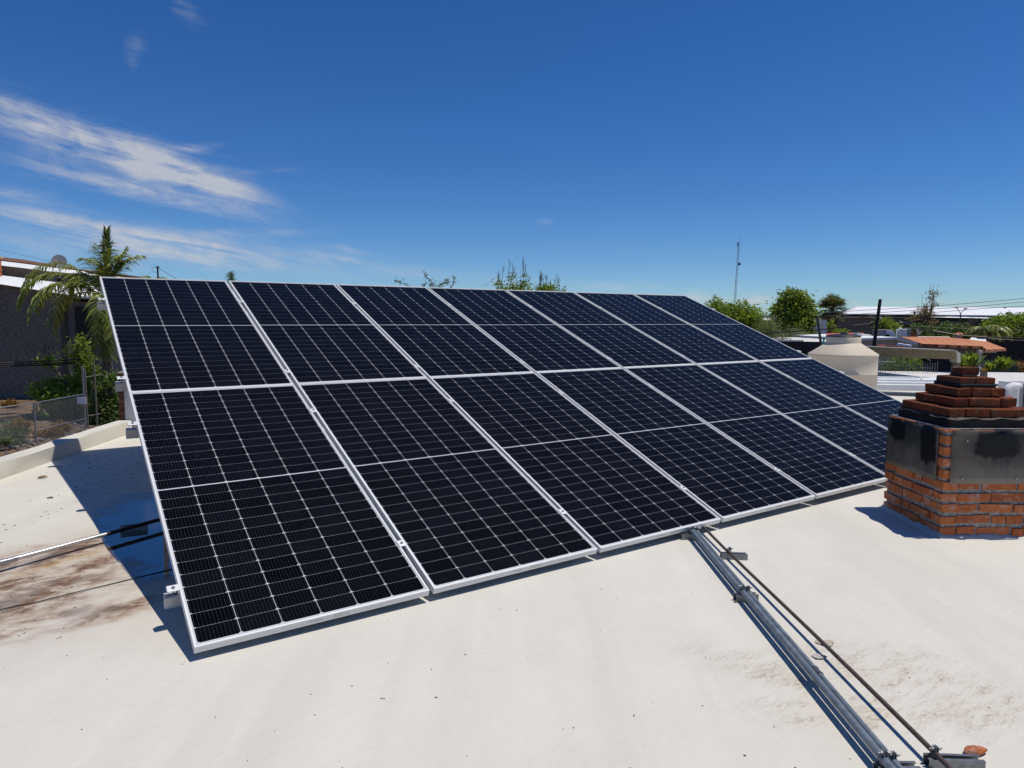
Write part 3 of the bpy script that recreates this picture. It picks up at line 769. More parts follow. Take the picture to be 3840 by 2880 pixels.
# black recess and stepped brick top
g = MB(); g.frame(cp(.045, .045, .648), A_ * (LA - .09), B_ * (LB - .09), Z_ * .078)
g.build('sooty_throat', M_['soot'], chim, bevel=.012)
g = MB(); base = len(g.v)
def flash(mb, ins, z0, z1):
    pts = []
    for (a, b, da, db, L) in ((ins, ins, 1, 0, LA - 2 * ins), (LA - ins, ins, 0, 1, LB - 2 * ins), (LA - ins, LB - ins, -1, 0, LA - 2 * ins), (ins, LB - ins, 0, -1, LB - 2 * ins)):
        for k in range(10): pts.append((a + da * L * k / 10, b + db * L * k / 10))
    n = len(pts); b0 = len(mb.v)
    for i, (a, b) in enumerate(pts): mb.v.append(cp(a, b, z0 + .007 * math.sin(i * 1.9)))
    for i, (a, b) in enumerate(pts):
        ca, cb = LA / 2, LB / 2
        mb.v.append(cp(a + (ca - a) * .16, b + (cb - b) * .16, z1 + .004 * math.sin(i * 2.3)))
    for i in range(n): mb.f.append((b0 + i, b0 + (i + 1) % n, b0 + n + (i + 1) % n, b0 + n + i)); mb.m.append(0)
flash(g, .038, .722, .742)
g.build('flashing', M_['sheet'], chim, smooth=True)
def course(ins_a, ins_b, z0, h_, nb_, name='stepped_course'):
    mb = MB(); da = LA - 2 * ins_a; db = LB - 2 * ins_b
    if da < .2:
        brick(mb, ins_a, ins_b, z0, da, db, h_, .006)
    else:
        k = max(1, round(da / .24)); k2 = max(1, round((db - .2) / .24)); th = min(.11, da / 2.2, db / 2.2)
        for i in range(k):
            for bb in (ins_b, LB - ins_b - th): brick(mb, ins_a + da * i / k + .003, bb, z0 + random.uniform(-.003, .003), da / k - .006, th, h_, .005)
        for i in range(k2):
            for aa in (ins_a, LA - ins_a - th): brick(mb, aa, ins_b + th + .004 + (db - 2 * th) * i / k2, z0 + random.uniform(-.003, .003), th, (db - 2 * th) / k2 - .008, h_, .005)
        mb.frame(cp(ins_a + .02, ins_b + .02, z0 + .002), A_ * (da - .04), B_ * (db - .04), Z_ * (h_ - .006))
    return mb.build(name, M_['oldbrick'], chim, bevel=.006)
course(.062, .062, .735, .058, 3); course(.125, .125, .800, .060, 2); course(.170, .172, .866, .060, 2)
g = MB(); g.frame(cp(.20, .215, .922), A_ * .32, B_ * .26, Z_ * .034); g.frame(cp(.29, .28, 1.0), A_ * .15, B_ * .12, Z_ * .016)
g.build('dark_mortar_bed', M_['soot'], chim, bevel=.008)
course(.215, .225, .950, .052, 1); course(.295, .285, 1.012, .055, 1)
# white coating turned up round the foot
g = MB()
for (a, b, da, db, L) in ((-.02, -.02, 1, 0, LA + .04), (-.02, -.02, 0, 1, LB + .04)):
    n = 26; b0 = len(g.v)
    for i in range(n + 1):
        q = L * i / n; jz = random.uniform(-.008, .010)
        for (off, zz) in ((-.05, -.002), (-.012, .008), (.012, .028 + jz), (.025, .026 + jz)):
            aa = a + da * q + (off + .012) * db; bb = b + db * q + (off + .012) * da
            p = cp(aa, bb, 0); p.z = gz(p.x, p.y) + zz; g.v.append(p)
    for i in range(n):
        for k in range(3):
            s_ = b0 + i * 4 + k; g.f.append((s_, s_ + 1, s_ + 5, s_ + 4)); g.m.append(0)
g.build('coating_upstand', M_['roof'], chim, smooth=True)

# ---------------------------------------------------------------- conduits on the roof
def extend(p, q, a, b):
    d = (q - p).normalized(); return p - d * a, q + d * b
HA = .052; RA, RB = .0155, .0118
pA0, pA1 = extend(gnd(2598, 1994, HA), gnd(3334, 2873, HA), .02, .9)
sA = (pA1 - pA0).normalized().cross(Z_).normalized(); sA = sA if sA.dot(B_) > 0 else -sA
pB0 = pA0 + sA * (RA + RB + .004) - Z_ * (RA - RB); pB1 = pA1 + sA * (RA + RB + .004) - Z_ * (RA - RB)
pC0, pC1 = extend(gnd(2641, 1976, .045), gnd(3515, 2837, .045), .35, .9)
def sag(p, q, n, amp):
    d = (q - p); s_ = Vector((d.y, -d.x, 0)).normalized()
    return [p + d * (i / n) + Vector((0, 0, -amp * math.sin(math.pi * 2 * i / n))) + s_ * amp * .6 * math.sin(math.pi * 3 * i / n) for i in range(n + 1)]
cA = thing('conduit', 'thicker grey galvanised conduit on the roof, left one of the touching pair', 'pipe', pA0, 'conduits on the roof')
g = MB(); g.tube(sag(pA0, pA1, 16, .0025), RA, 18); g.build('pipe', M_['zinc'], cA, smooth='auto')
d = (pA1 - pA0).normalized()
g = MB(); g.tube([pA0 - d * .005 + Z_ * .004, pA0 + d * .03, pA0 + d * .06], [.020, .020, .017], 12); g.tube([pA0 + d * .0 + Z_ * .0, pA0 - d * .03 - Z_ * .02, pA0 - d * .05 - Z_ * .06], [.016, .016, .014], 12)
g.build('fitting', M_['zinc'], cA, smooth='auto')
cB = thing('conduit', 'thinner grey conduit with a black coupling, right one of the touching pair', 'pipe', pB0, 'conduits on the roof')
g = MB(); g.tube(sag(pB0, pB1, 16, .0025), RB, 18); g.build('pipe', M_['zinc'], cB, smooth='auto')
d = (pB1 - pB0).normalized()
kp = gnd(3074, 2519, HA); tt = (kp - pB0).dot(d); kp = pB0 + d * tt
g = MB(); g.tube([kp - d * .028, kp - d * .026, kp - d * .016, kp - d * .015, kp + d * .015, kp + d * .016, kp + d * .026, kp + d * .028], [.0142, .0170, .0170, .0150, .0150, .0170, .0170, .0142], 14)
g.build('coupling', plain('dark_zinc', (.13, .14, .15), .45, .5, .2, 30, .1), cB, smooth='auto')
g = MB(); g.tube([pB0 - d * .005, pB0 + d * .03, pB0 + d * .05], [.016, .016, .013], 12); g.tube([pB0, pB0 - d * .03 - Z_ * .02, pB0 - d * .05 - Z_ * .06], [.013, .013, .011], 12)
g.build('fitting', M_['zinc'], cB, smooth='auto')
g = MB(); g.tube(sag(pC0, pC1, 18, .006), .0092, 14)
tag(g.build('rusty_pipe', M_['rust'], None, smooth='auto', loc=pC0), 'thin dark brown rusty pipe lying right of the grey conduits', 'pipe', 'conduits on the roof')
def strut(label, q0, q1, pipes):
    p = gnd(*q0); q = gnd(*q1); ax = (q - p).normalized(); L = (q - p).length
    y = Z_.cross(ax).normalized()
    t = thing('strut_support', label, 'pipe support', p, 'steel channel supports under the pipes')
    mb = MB(); hgt = .034
    mb.frame(p - y * .02, ax * L, y * .04, Z_ * .003)
    mb.frame(p - y * .02 + Z_ * .003, ax * L, y * .0026, Z_ * hgt); mb.frame(p + y * .0174 + Z_ * .003, ax * L, y * .0026, Z_ * hgt)
    mb.frame(p - y * .0174 + Z_ * (hgt + .0005), ax * L, y * .009, Z_ * .0025); mb.frame(p + y * .0084 + Z_ * (hgt + .0005), ax * L, y * .009, Z_ * .0025)
    mb.build('channel', M_['strut'], t)
    for (a, b, r) in pipes:
        d = (b - a).normalized(); s_ = ((p + ax * L / 2) - a).dot(d); c = a + d * s_
        # where the pipe crosses the channel
        n_ = Vector((-ax.y, ax.x, 0)); s_ = (p - a).dot(n_) / d.dot(n_); c = a + d * s_
        side = Z_.cross(d).normalized()
        mb = MB()
        ring = [c + (side * math.cos(k) + Z_ * math.sin(k)) * (r + .0012) for k in [math.radians(v) for v in range(-50, 231, 20)]]
        for w_ in (-.010, .006):
            mb.tube([v + d * w_ for v in ring], .0022, 6)
        mb.frame(c + side * (-.005) + d * -.010 + Z_ * (r + .001), side * .0025, d * .02, Z_ * .020); mb.frame(c + side * .0035 + d * -.010 + Z_ * (r + .001), side * .0025, d * .02, Z_ * .020)
        st_ = mb.build('pipe_strap', M_['strap'], t)
        mb = MB(); bc = c + Z_ * (r + .012)
        mb.tube([bc - side * .022, bc + side * .024], .0032, 6); mb.tube([bc + side * .009, bc + side * .015], .007, 6); mb.tube([bc - side * .014, bc - side * .008], .007, 6)
        mb.build('bolt', M_['strap'], st_)
strut('steel channel under the conduit pair, right below the array edge', (2553, 2022), (2628, 2020), [(pA0, pA1, RA), (pB0, pB1, RB)])
strut('steel channel under the conduit pair, halfway down the roof', (2755, 2253), (2838, 2250), [(pA0, pA1, RA), (pB0, pB1, RB)])
strut('steel channel under the rusty pipe near the array', (2703, 2094), (2800, 2097), [(pC0, pC1, .0092)])
strut('steel channel under the rusty pipe at the bottom right, by the brick fragment', (3472, 2873), (3680, 2880), [(pC0, pC1, .0092)])
strut('steel channel under the conduit pair at the very bottom of the photo', (3285, 2905), (3440, 2905), [(pA0, pA1, RA), (pB0, pB1, RB)])

# conduit and cable to the left of the array
l0 = gnd(-260, 2180, .055); l1 = gnd(400, 2003, .055); l2 = gnd(640, 1937, .055)
lc = thing('conduit', 'bright silver conduit with a black end running left out of the array shade', 'pipe', l1)
g = MB(); g.tube([l0, l1], .0125, 16); g.build('silver_pipe', M_['emt'], lc, smooth='auto')
kq = gnd(42, 2106, .055); d = (l1 - l0).normalized(); kq = l0 + d * (kq - l0).dot(d)
g = MB(); g.tube([kq - d * .045, kq - d * .043, kq - d * .02, kq - d * .018, kq + d * .018, kq + d * .02, kq + d * .043, kq + d * .045], [.0135, .0165, .0165, .0145, .0145, .0165, .0165, .0135], 14)
g.build('coupling', M_['steel'], lc, smooth='auto')
g = MB(); d2 = (l2 - l1); g.tube([l1 - d * .004, l1 + d2 * .5, l2 + d2 * 1.2], .0128, 14); g.build('black_hose', M_['blackpl'], lc, smooth='auto')
g = MB(); s0 = gnd(452, 1996); s1 = gnd(545, 1985); ax = (s1 - s0).normalized(); y = Z_.cross(ax)
g.frame(s0 - y * .02, ax * .16, y * .003, Z_ * .04); g.frame(s0 + y * .017, ax * .16, y * .003, Z_ * .04); g.frame(s0 - y * .017, ax * .16, y * .034, Z_ * .003)
tag(g.build('strut_support', M_['strut'], loc=s0), 'short steel channel standing in the puddle under the black hose', 'pipe support', 'steel channel supports under the pipes')
g = MB(); cps = []
for k, q in enumerate([(-120, 2322), (0, 2286), (60, 2272), (120, 2262), (280, 2222), (420, 2189), (560, 2155), (651, 2132), (760, 2108)]):
    cps.append(gnd(q[0], q[1], .006 + .002 * math.sin(k * 2)))
g.tube(cps, .0028, 6)
tag(g.build('thin_cable', M_['cable'], loc=cps[1]), 'thin black cable lying across the stained roof into the shade', 'cable')

# things lying on the roof
def lump(c, size, seed, flat=1.0):
    rnd = random.Random(seed); mb = MB(); n, m = 9, 6; pts = []
    for j in range(m + 1):
        ph = math.pi * j / m
        for i in range(n):
            th = 2 * math.pi * i / n; r = 1 + rnd.uniform(-.16, .16)
            pts.append(c + A_ * (size[1] * r * math.sin(ph) * math.sin(th)) + B_ * (size[0] * r * math.sin(ph) * math.cos(th)) + Z_ * (size[2] * (1 + math.cos(ph) * min(1.0, .8 + rnd.uniform(0, .25)))))
    fs = [(j * n + i, j * n + (i + 1) % n, (j + 1) * n + (i + 1) % n, (j + 1) * n + i) for j in range(m) for i in range(n)]
    mb.add(pts, fs); return mb
p = gnd(3655, 2826)
tag(lump(p - Z_ * .002, (.042, .022, .015), 4).build('brick_fragment', M_['brick'], bevel=.003), 'orange broken piece of brick lying near the bottom right corner', 'brick')
def flake(px, py, w_, h_, seed, mat, label, cat='paint flake', z=.005):
    rnd = random.Random(seed); c = gnd(px, py); n = 14; vs = []
    for i in range(n):
        t = 2 * math.pi * i / n; r = 1 + rnd.uniform(-.28, .22)
        vs.append(c + B_ * (w_ * r * math.cos(t)) + A_ * (h_ * r * math.sin(t)) + Z_ * (z * .5 + rnd.uniform(0, .003)))
    mb = MB(); mb.prism(vs, Z_ * -.002)
    return tag(mb.build('paint_flake' if cat == 'paint flake' else cat.replace(' ', '_'), mat, loc=c), label, cat)
flake(3093, 2412, .045, .030, 5, M_['flaket'], 'tan flake of roof paint touching the rusty pipe')
flake(3072, 2464, .040, .024, 8, M_['flake'], 'grey flake of roof paint between the rusty pipe and the conduits')
p = gnd(140, 1797); q = gnd(180, 1793)
g = MB(); g.tube([p + Z_ * .008, p.lerp(q, .3) + Z_ * .016, p.lerp(q, .7) + Z_ * .018, q + Z_ * .010], [.003, .012, .011, .002], 7)
tag(g.build('dry_leaf', M_['leafdry'], smooth=True), 'long dry curled leaf on the white roof left of the shade', 'leaf')
flake(188, 1868, .022, .012, 15, M_['bark'], 'dark dry leaf lying on the white roof left of the puddle', 'leaf', .012)
flake(217, 1752, .05, .008, 16, M_['bark'], 'dark twig scrap at the shade edge near the kerb', 'twig', .01)
rnd = random.Random(99); g = MB()
for i in range(215):
    if i < 90: p = gnd(rnd.uniform(260, 560), rnd.uniform(1690, 1860))
    elif i < 150: p = gnd(rnd.uniform(0, 330), rnd.uniform(1760, 2400))
    else: p = gnd(rnd.uniform(-100, 3900), rnd.uniform(2050, 2900))
    s_ = rnd.uniform(.0016, .0042) if i < 90 else (rnd.uniform(.0012, .0032) if i < 150 else rnd.uniform(.0008, .0022)); t = rnd.uniform(0, 6.28)
    x = Vector((math.cos(t), math.sin(t), 0)) * s_ * rnd.uniform(1, 2.6); y = Vector((-math.sin(t), math.cos(t), 0)) * s_
    g.box(p + Z_ * s_ * .4, x, y, Z_ * s_ * .5)
kind(tag(g.build('roof_litter', M_['bark']), 'scattered dark crumbs and bits of leaf on the white roof', 'litter'), 'stuff')

# ================================================================ surroundings
GZ = -3.1
def pq(x0, y0, x1, y1, d0, d1=None):                # upright quad whose photo outline is the given rectangle
    d1 = d0 if d1 is None else d1
    a = far(x0, y1, d0); b = far(x1, y1, d1)
    return [a, b, Vector((b.x, b.y, far(x1, y0, d1).z)), Vector((a.x, a.y, far(x0, y0, d0).z))]
def pbox(mb, x0, y0, x1, y1, d0, depth, d1=None, to_ground=False, mi=0):
    q = pq(x0, y0, x1, y1, d0, d1)
    if to_ground:
        for v in q[:2]: v.z = GZ - .2
    mb.prism(q, FH * depth, mi)
def quadz(pts):
    return [far(*p) for p in pts]

# ground
g = MB(); rings = [0, 4, 8, 12, 16, 20, 24, 30, 38, 50, 70, 100, 160, 300, 700, 2000, 6000, 16000, 40000]; ns = 72
o_ = Vector((CAM.x, CAM.y, 0))
def terr(x, y):
    p = Vector((x, y, 0)) - o_
    f, r = p.dot(FH), p.dot(RH)
    t = max(0, min(1, (-r - 4 + .1 * f) / 5)) if f < 60 else 0
    k = max(0, min(1, (60 - f) / 20)); t *= k
    return GZ + .85 * t * t * (3 - 2 * t) + .06 * math.sin(x * .9) * math.sin(y * .8 + 1) * (1 if p.length < 80 else 0)
g.v.append(Vector((o_.x, o_.y, GZ)))
for r in rings[1:]:
    for k in range(ns):
        t = 2 * math.pi * k / ns; x, y = o_.x + r * math.cos(t), o_.y + r * math.sin(t); g.v.append(Vector((x, y, terr(x, y))))
for k in range(ns): g.f.append((0, 1 + k, 1 + (k + 1) % ns)); g.m.append(0)
for i in range(len(rings) - 2):
    for k in range(ns):
        a = 1 + i * ns + k; b = 1 + i * ns + (k + 1) % ns; g.f.append((a, a + ns, b + ns, b)); g.m.append(0)
kind(g.build('ground', M_['dirt'], smooth=True, loc=(0, 0, 0)), 'structure')
g = MB(); n = 160; b0 = 0
for i in range(n + 1):
    a = YAW0 + R(-75) + R(150) * i / n; x, y = math.sin(a), math.cos(a)
    h_ = 120 + 45 * math.sin(i * .21) + 30 * math.sin(i * .53 + 1) + 12 * math.sin(i * 1.3)
    if 104 < i < 116: h_ += 25
    for (dd, z) in ((14500, -10), (15500, h_ * .8 + GZ), (16500, h_ + GZ), (18500, -10)):
        g.v.append(Vector((o_.x + x * dd, o_.y + y * dd, z)))
for i in range(n):
    for k in range(3):
        q = i * 4 + k; g.f.append((q, q + 4, q + 5, q + 1)); g.m.append(0)
kind(g.build('hills', M_['hill'], smooth=True, loc=(0, 0, 0)), 'structure')

# ---------------------------------------------------------------- plants
def leafcard(mb, c, L, W, rnd, d=None):
    if d is None:
        d = Vector((rnd.gauss(0, 1), rnd.gauss(0, 1), rnd.gauss(0, .7)))
    d.normalize()
    s_ = d.cross(Vector((rnd.gauss(0, 1), rnd.gauss(0, 1), rnd.gauss(0, 1))))
    if s_.length < 1e-4: return
    s_.normalize()
    mb.add([c - d * L * .5, c + s_ * W * .5, c + d * L * .5, c - s_ * W * .5], [(0, 1, 2, 3)])
def crown(mb, blobs, n, L, W, rnd, shell=.55):
    tot = sum(b[1].x * b[1].y + b[1].z * b[1].x for b in blobs)
    for (c, r) in blobs:
        k = int(n * (r.x * r.y + r.z * r.x) / tot)
        nc = max(3, k // 34)
        for j in range(nc):
            d = Vector((rnd.gauss(0, 1), rnd.gauss(0, 1), rnd.gauss(0, 1))).normalized()
            q = shell + (1.02 - shell) * rnd.random() ** .6
            cc = c + Vector((d.x * r.x, d.y * r.y, d.z * r.z)) * q
            sp = min(r) * .15 + L * .6; big_ = rnd.uniform(.6, 1.4)
            for m in range(int(34 * big_)):
                leafcard(mb, cc + Vector((rnd.gauss(0, sp * big_), rnd.gauss(0, sp * big_), rnd.gauss(0, sp * .8))), L * rnd.uniform(.6, 1.2), W * rnd.uniform(.7, 1.2), rnd)
def limb(mb, p, q, r0, r1, rnd, n=5, wob=.06):
    L = (q - p).length; pts = []
    for i in range(n + 1):
        t = i / n; k = math.sin(math.pi * t) * wob * L
        pts.append(p.lerp(q, t) + Vector((rnd.uniform(-k, k), rnd.uniform(-k, k), rnd.uniform(-k, k) * .4)))
    mb.tube(pts, [r0 + (r1 - r0) * i / n for i in range(n + 1)], 7)
def tree(name, label, cat, base, blobs, n, L, W, mat, seed, group=None, trunk=.14, zb=None, twigs=0, twiglen=.8, bark=None):
    rnd = random.Random(seed)
    zb = terr(base.x, base.y) if zb is None else zb
    b = Vector((base.x, base.y, zb))
    t = thing(name, label, cat, b, group)
    mb = MB(); ctr = sum((c for c, r in blobs), Vector()) / len(blobs)
    fork = b.lerp(Vector((ctr.x, ctr.y, max(c.z for c, r in blobs) - .2)), .42)
    limb(mb, b - Z_ * .1, fork, trunk, trunk * .7, rnd)
    for (c, r) in blobs:
        limb(mb, fork, c, trunk * .55, trunk * .16, rnd)
        for k in range(3):
            limb(mb, c.lerp(fork, .3), c + Vector((rnd.uniform(-.7, .7) * r.x, rnd.uniform(-.7, .7) * r.y, rnd.uniform(.1, .75) * r.z)), trunk * .2, trunk * .05, rnd, 3)
    for k in range(twigs):
        c, r = rnd.choice(blobs); p = c + Vector((rnd.uniform(-.8, .8) * r.x, rnd.uniform(-.6, .6) * r.y, r.z * .5))
        q = p + Vector((rnd.uniform(-.35, .35), rnd.uniform(-.2, .2), 1)) * twiglen * rnd.uniform(.5, 1.1)
        limb(mb, p, q, trunk * .10, trunk * .03, rnd, 4, .05)
        for m in range(3):
            s_ = p.lerp(q, rnd.uniform(.3, .8)); limb(mb, s_, s_ + Vector((rnd.uniform(-.3, .3), rnd.uniform(-.2, .2), .5)) * twiglen * .6, trunk * .06, trunk * .02, rnd, 3, .05)
    mb.build('trunk', bark or M_['bark'], t, smooth=True)
    mb = MB(); crown(mb, blobs, n, L, W, rnd); mb.build('crown', mat, t)
    return t
def bl(px, py, rx, ry, d, ddepth=0, dep=1.0):        # ellipsoid blob from its photo centre and radii
    k = mpp(d); c = far(px, py, d + ddepth); r = Vector((rx * k, max(rx * k * dep, .15), ry * k))
    return (c, Vector((r.x, r.x * dep if dep > .3 else r.y, r.z)))
def frond(mb, p, d0, L, droop, rnd, nl=30, ll=.55, lw=.035, rad=.018, twist=.0, upright=False):
    d = d0.normalized(); pts = [p.copy()]; q = p.copy(); n = 14
    for i in range(n):
        d = (d + Vector((0, 0, -droop * (i + 1) / n))).normalized(); q = q + d * (L / n); pts.append(q.copy())
    mb.tube(pts, [rad * (1 - .85 * i / n) for i in range(n + 1)], 5)
    for i in range(nl):
        t = .12 + .88 * i / nl; f = t * n; k = min(int(f), n - 1); c = pts[k].lerp(pts[k + 1], f - k)
        dd = (pts[k + 1] - pts[k]).normalized(); s_ = dd.cross(Z_)
        if s_.length < .05: s_ = RH.copy()
        s_.normalize(); ln = ll * (math.sin(math.pi * (.12 + .80 * t)) ** .6) * rnd.uniform(.8, 1.1)
        for sg in (-1, 1):
            v = (s_ * sg * (rnd.uniform(.14, .28) if upright else rnd.uniform(.55, .85)) + dd * rnd.uniform(.45, .8) + Vector((0, 0, .15 if upright else rnd.uniform(-.35, .1)))).normalized()
            m1 = c + v * ln * .5; v2 = (v + Vector((0, 0, -.15 if upright else -.75))).normalized(); e = m1 + v2 * ln * .55
            wv = v.cross(Vector((rnd.uniform(-.4, .4), rnd.uniform(-.4, .4), 1))).normalized() * lw * .5
            mb.add([c - wv * .5, c + wv * .5, m1 + wv, m1 - wv, e], [(0, 1, 2, 3), (3, 2, 4)])

# the drooping palm in front of the neighbour's house
def palm(name, label, base, top, fronds, mat, seed, r0, r1, ll, group=None, skirt=0, lw=.04):
    rnd = random.Random(seed); t = thing(name, label, 'palm tree', base, group)
    mb = MB(); n = 26; pts = []; rs = []
    for i in range(n + 1):
        k = i / n; pts.append(base.lerp(top, k)); rs.append((r0 + (r1 - r0) * k) * (1.07 if i % 2 else .95))
    mb.tube(pts, rs, 12); mb.build('trunk', M_['bark'], t, smooth=True)
    for (dr, L, droop, up) in fronds:
        mb = MB(); frond(mb, top + Vector((rnd.uniform(-.06, .06), rnd.uniform(-.06, .06), rnd.uniform(-.2, .05))), dr, L, droop, rnd, 44, ll, lw, .022, 0, up); mb.build('frond', mat, t)
    return t
DP = 25.0
ptop = far(392, 1105, DP); pb = far(388, 1420, DP); pb.z = terr(pb.x, pb.y) - .1; pb.x, pb.y = ptop.x - .05, ptop.y
def dv(r, z, f=0): return RH * r + Z_ * z + FH * f
fr_ = [(dv(-.75, 1.0, -.1), 3.5, .36, 0), (dv(-.95, .62, .1), 3.4, .30, 0), (dv(-.9, .85, -.35), 3.5, .40, 0), (dv(-.85, .6, -.5), 3.2, .42, 0), (dv(-.95, .25, .2), 3.2, .36, 0), (dv(-.85, .62, .35), 3.6, .36, 0), (dv(-.6, .9, .25), 3.0, .42, 0),
       (dv(.04, 1, .03), 2.3, .0, 1), (dv(.16, 1, -.1), 1.9, .05, 0), (dv(-.16, 1, .1), 1.8, .06, 0), (dv(.3, 1, .15), 1.9, .08, 0), (dv(.42, .9, -.2), 1.8, .12, 0), (dv(.5, 1, .1), 2.0, .16, 0), (dv(.3, 1, -.2), 1.8, .12, 0), (dv(-.35, 1, .2), 1.9, .2, 0),
       (dv(.35, .3, -.9), 2.6, .55, 0), (dv(.55, .05, -.7), 2.4, .5, 0), (dv(.1, -.5, -.5), 2.4, .35, 0), (dv(.25, -.6, -.4), 2.3, .3, 0), (dv(.6, .4, .5), 2.4, .45, 0), (dv(.2, .3, .9), 2.6, .5, 0), (dv(.2, -.9, -.2), 2.2, .1, 0), (dv(.05, -.95, -.2), 2.2, .08, 0)]
palm('palm_tree', 'tall drooping palm with one upright spear leaf, left of the solar array', pb, ptop, fr_, M_['pleaf'], 5, .19, .15, .68, lw=.06)
# palm heads and a conifer showing just above the top edge of the array
DQ = 42.0
q = far(568, 1052, DQ); bq = Vector((q.x, q.y, terr(q.x, q.y)))
palm('palm_tree', 'green palm head just above the array edge, below the wire pole', bq, q, [(dv(math.cos(k), .35 + .3 * math.sin(k * 3), math.sin(k)), 1.6, .42, 0) for k in [i * .52 for i in range(12)]], M_['pleaf'], 6, .14, .11, .42)
q = far(772, 1058, 55); bq = Vector((q.x, q.y, GZ))
palm('palm_tree', 'small dark palm head above the array, left of the little conifer', bq, q, [(dv(math.cos(k), .5, math.sin(k)), .9, .25, 0) for k in [i * .52 for i in range(12)]], M_['fleaf'], 7, .14, .11, .3)
b_ = far(866, 1060, 60)
tree('conifer_tree', 'narrow dark conifer tip at the gap after the first panel', 'tree', b_, [bl(866, 1060, 14, 26, 60), bl(867, 1040, 8, 16, 60), bl(867, 1028, 4, 9, 60)], 900, .16, .05, M_['dleaf'], 31)
# thorny and leafy treetops over the middle of the array
b_ = far(1600, 1100, 22)
t = thing('thorny_tree', 'thorny tree whose bent twigs poke over the middle of the array', 'tree', Vector((b_.x, b_.y, GZ)))
rnd = random.Random(12); mb = MB(); lf = MB()
limb(mb, Vector((b_.x, b_.y, GZ)), far(1600, 1200, 22), .12, .08, rnd)
def tw(path, r):
    P = [far(x, y, 22 + .01 * x % .3) for x, y in path]
    mb.tube([far(1600, 1200, 22)] + P, [.05] + [r * (1 - .6 * i / len(P)) for i in range(len(P))], 5)
    for i in range(len(P) - 1):
        for k in range(11):
            c = P[i].lerp(P[i + 1], rnd.random()); e = c + Vector((rnd.gauss(0, .05), rnd.gauss(0, .05), rnd.gauss(0, .05)))
            mb.tube([c, e], .003, 4, 0, False); leafcard(lf, e, .07, .035, rnd); leafcard(lf, c, .06, .03, rnd)
tw([(1600, 1110), (1625, 1075), (1615, 1050), (1595, 1038), (1590, 1022)], .014); tw([(1590, 1095), (1590, 1068), (1600, 1062)], .01); tw([(1640, 1095), (1650, 1068), (1670, 1060), (1690, 1056)], .012)
tw([(1680, 1090), (1700, 1066), (1705, 1042), (1700, 1040)], .01); tw([(1560, 1090), (1520, 1066), (1495, 1055), (1480, 1052)], .01); tw([(1650, 1085), (1672, 1052), (1678, 1048)], .008); tw([(1620, 1090), (1610, 1068), (1632, 1064)], .008)
mb.build('trunk', M_['bark'], t); lf.build('crown', M_['dleaf'], t)
tree('leafy_tree', 'leafy treetop with tall bare twigs above the fourth panel', 'tree', far(1930, 1130, 30), [bl(1878, 1080, 22, 28, 30), bl(1925, 1062, 26, 34, 30), bl(1962, 1052, 16, 34, 30), bl(1940, 1100, 60, 34, 30)], 1500, .15, .055, M_['gleaf'], 14, twigs=11, twiglen=.85)
tree('leafy_tree', 'low leafy treetop with bare grey twigs above the fifth panel', 'tree', far(2065, 1130, 30), [bl(2045, 1085, 34, 20, 30), bl(2085, 1092, 34, 18, 30), bl(2030, 1078, 14, 16, 30)], 900, .14, .05, M_['gleaf'], 15, twigs=12, twiglen=.62)

# treetops behind the right end of the array
tree('broadleaf_tree', 'open leafy tree behind the sloping right end of the array', 'tree', far(2760, 1260, 34), [bl(2675, 1140, 14, 20, 34), bl(2690, 1165, 34, 26, 34), bl(2730, 1170, 26, 22, 34), bl(2795, 1135, 12, 22, 34), bl(2780, 1180, 46, 40, 34), bl(2820, 1205, 50, 44, 34), bl(2750, 1215, 60, 50, 34), bl(2850, 1245, 44, 40, 34)], 5200, .21, .085, M_['gleaf'], 16)
tree('feathery_shrub', 'grey green feathery shrub between the open tree and the round tree', 'shrub', far(2885, 1290, 32), [bl(2885, 1235, 34, 40, 32), bl(2860, 1260, 36, 40, 32), bl(2920, 1270, 40, 30, 32)], 2400, .20, .018, M_['wleaf'], 17)
tree('round_tree', 'dense round bright green tree in front of the white wall', 'tree', far(2990, 1300, 52), [bl(2972, 1122, 40, 32, 52), bl(2942, 1146, 28, 34, 52), bl(3008, 1136, 32, 32, 52), bl(3040, 1134, 12, 28, 52), bl(2955, 1190, 44, 44, 52), bl(3012, 1190, 34, 44, 52), bl(3028, 1222, 22, 46, 52), bl(2970, 1240, 54, 44, 52), bl(2930, 1160, 22, 30, 52)], 11000, .26, .13, M_['gleaf'], 18, trunk=.16)
tree('shrub', 'dark feathery shrub below the round tree behind the dark wall', 'shrub', far(2985, 1300, 40), [bl(2960, 1262, 50, 30, 40), bl(3010, 1266, 34, 26, 40), bl(2910, 1275, 30, 22, 40)], 2400, .2, .025, M_['wleaf'], 19)
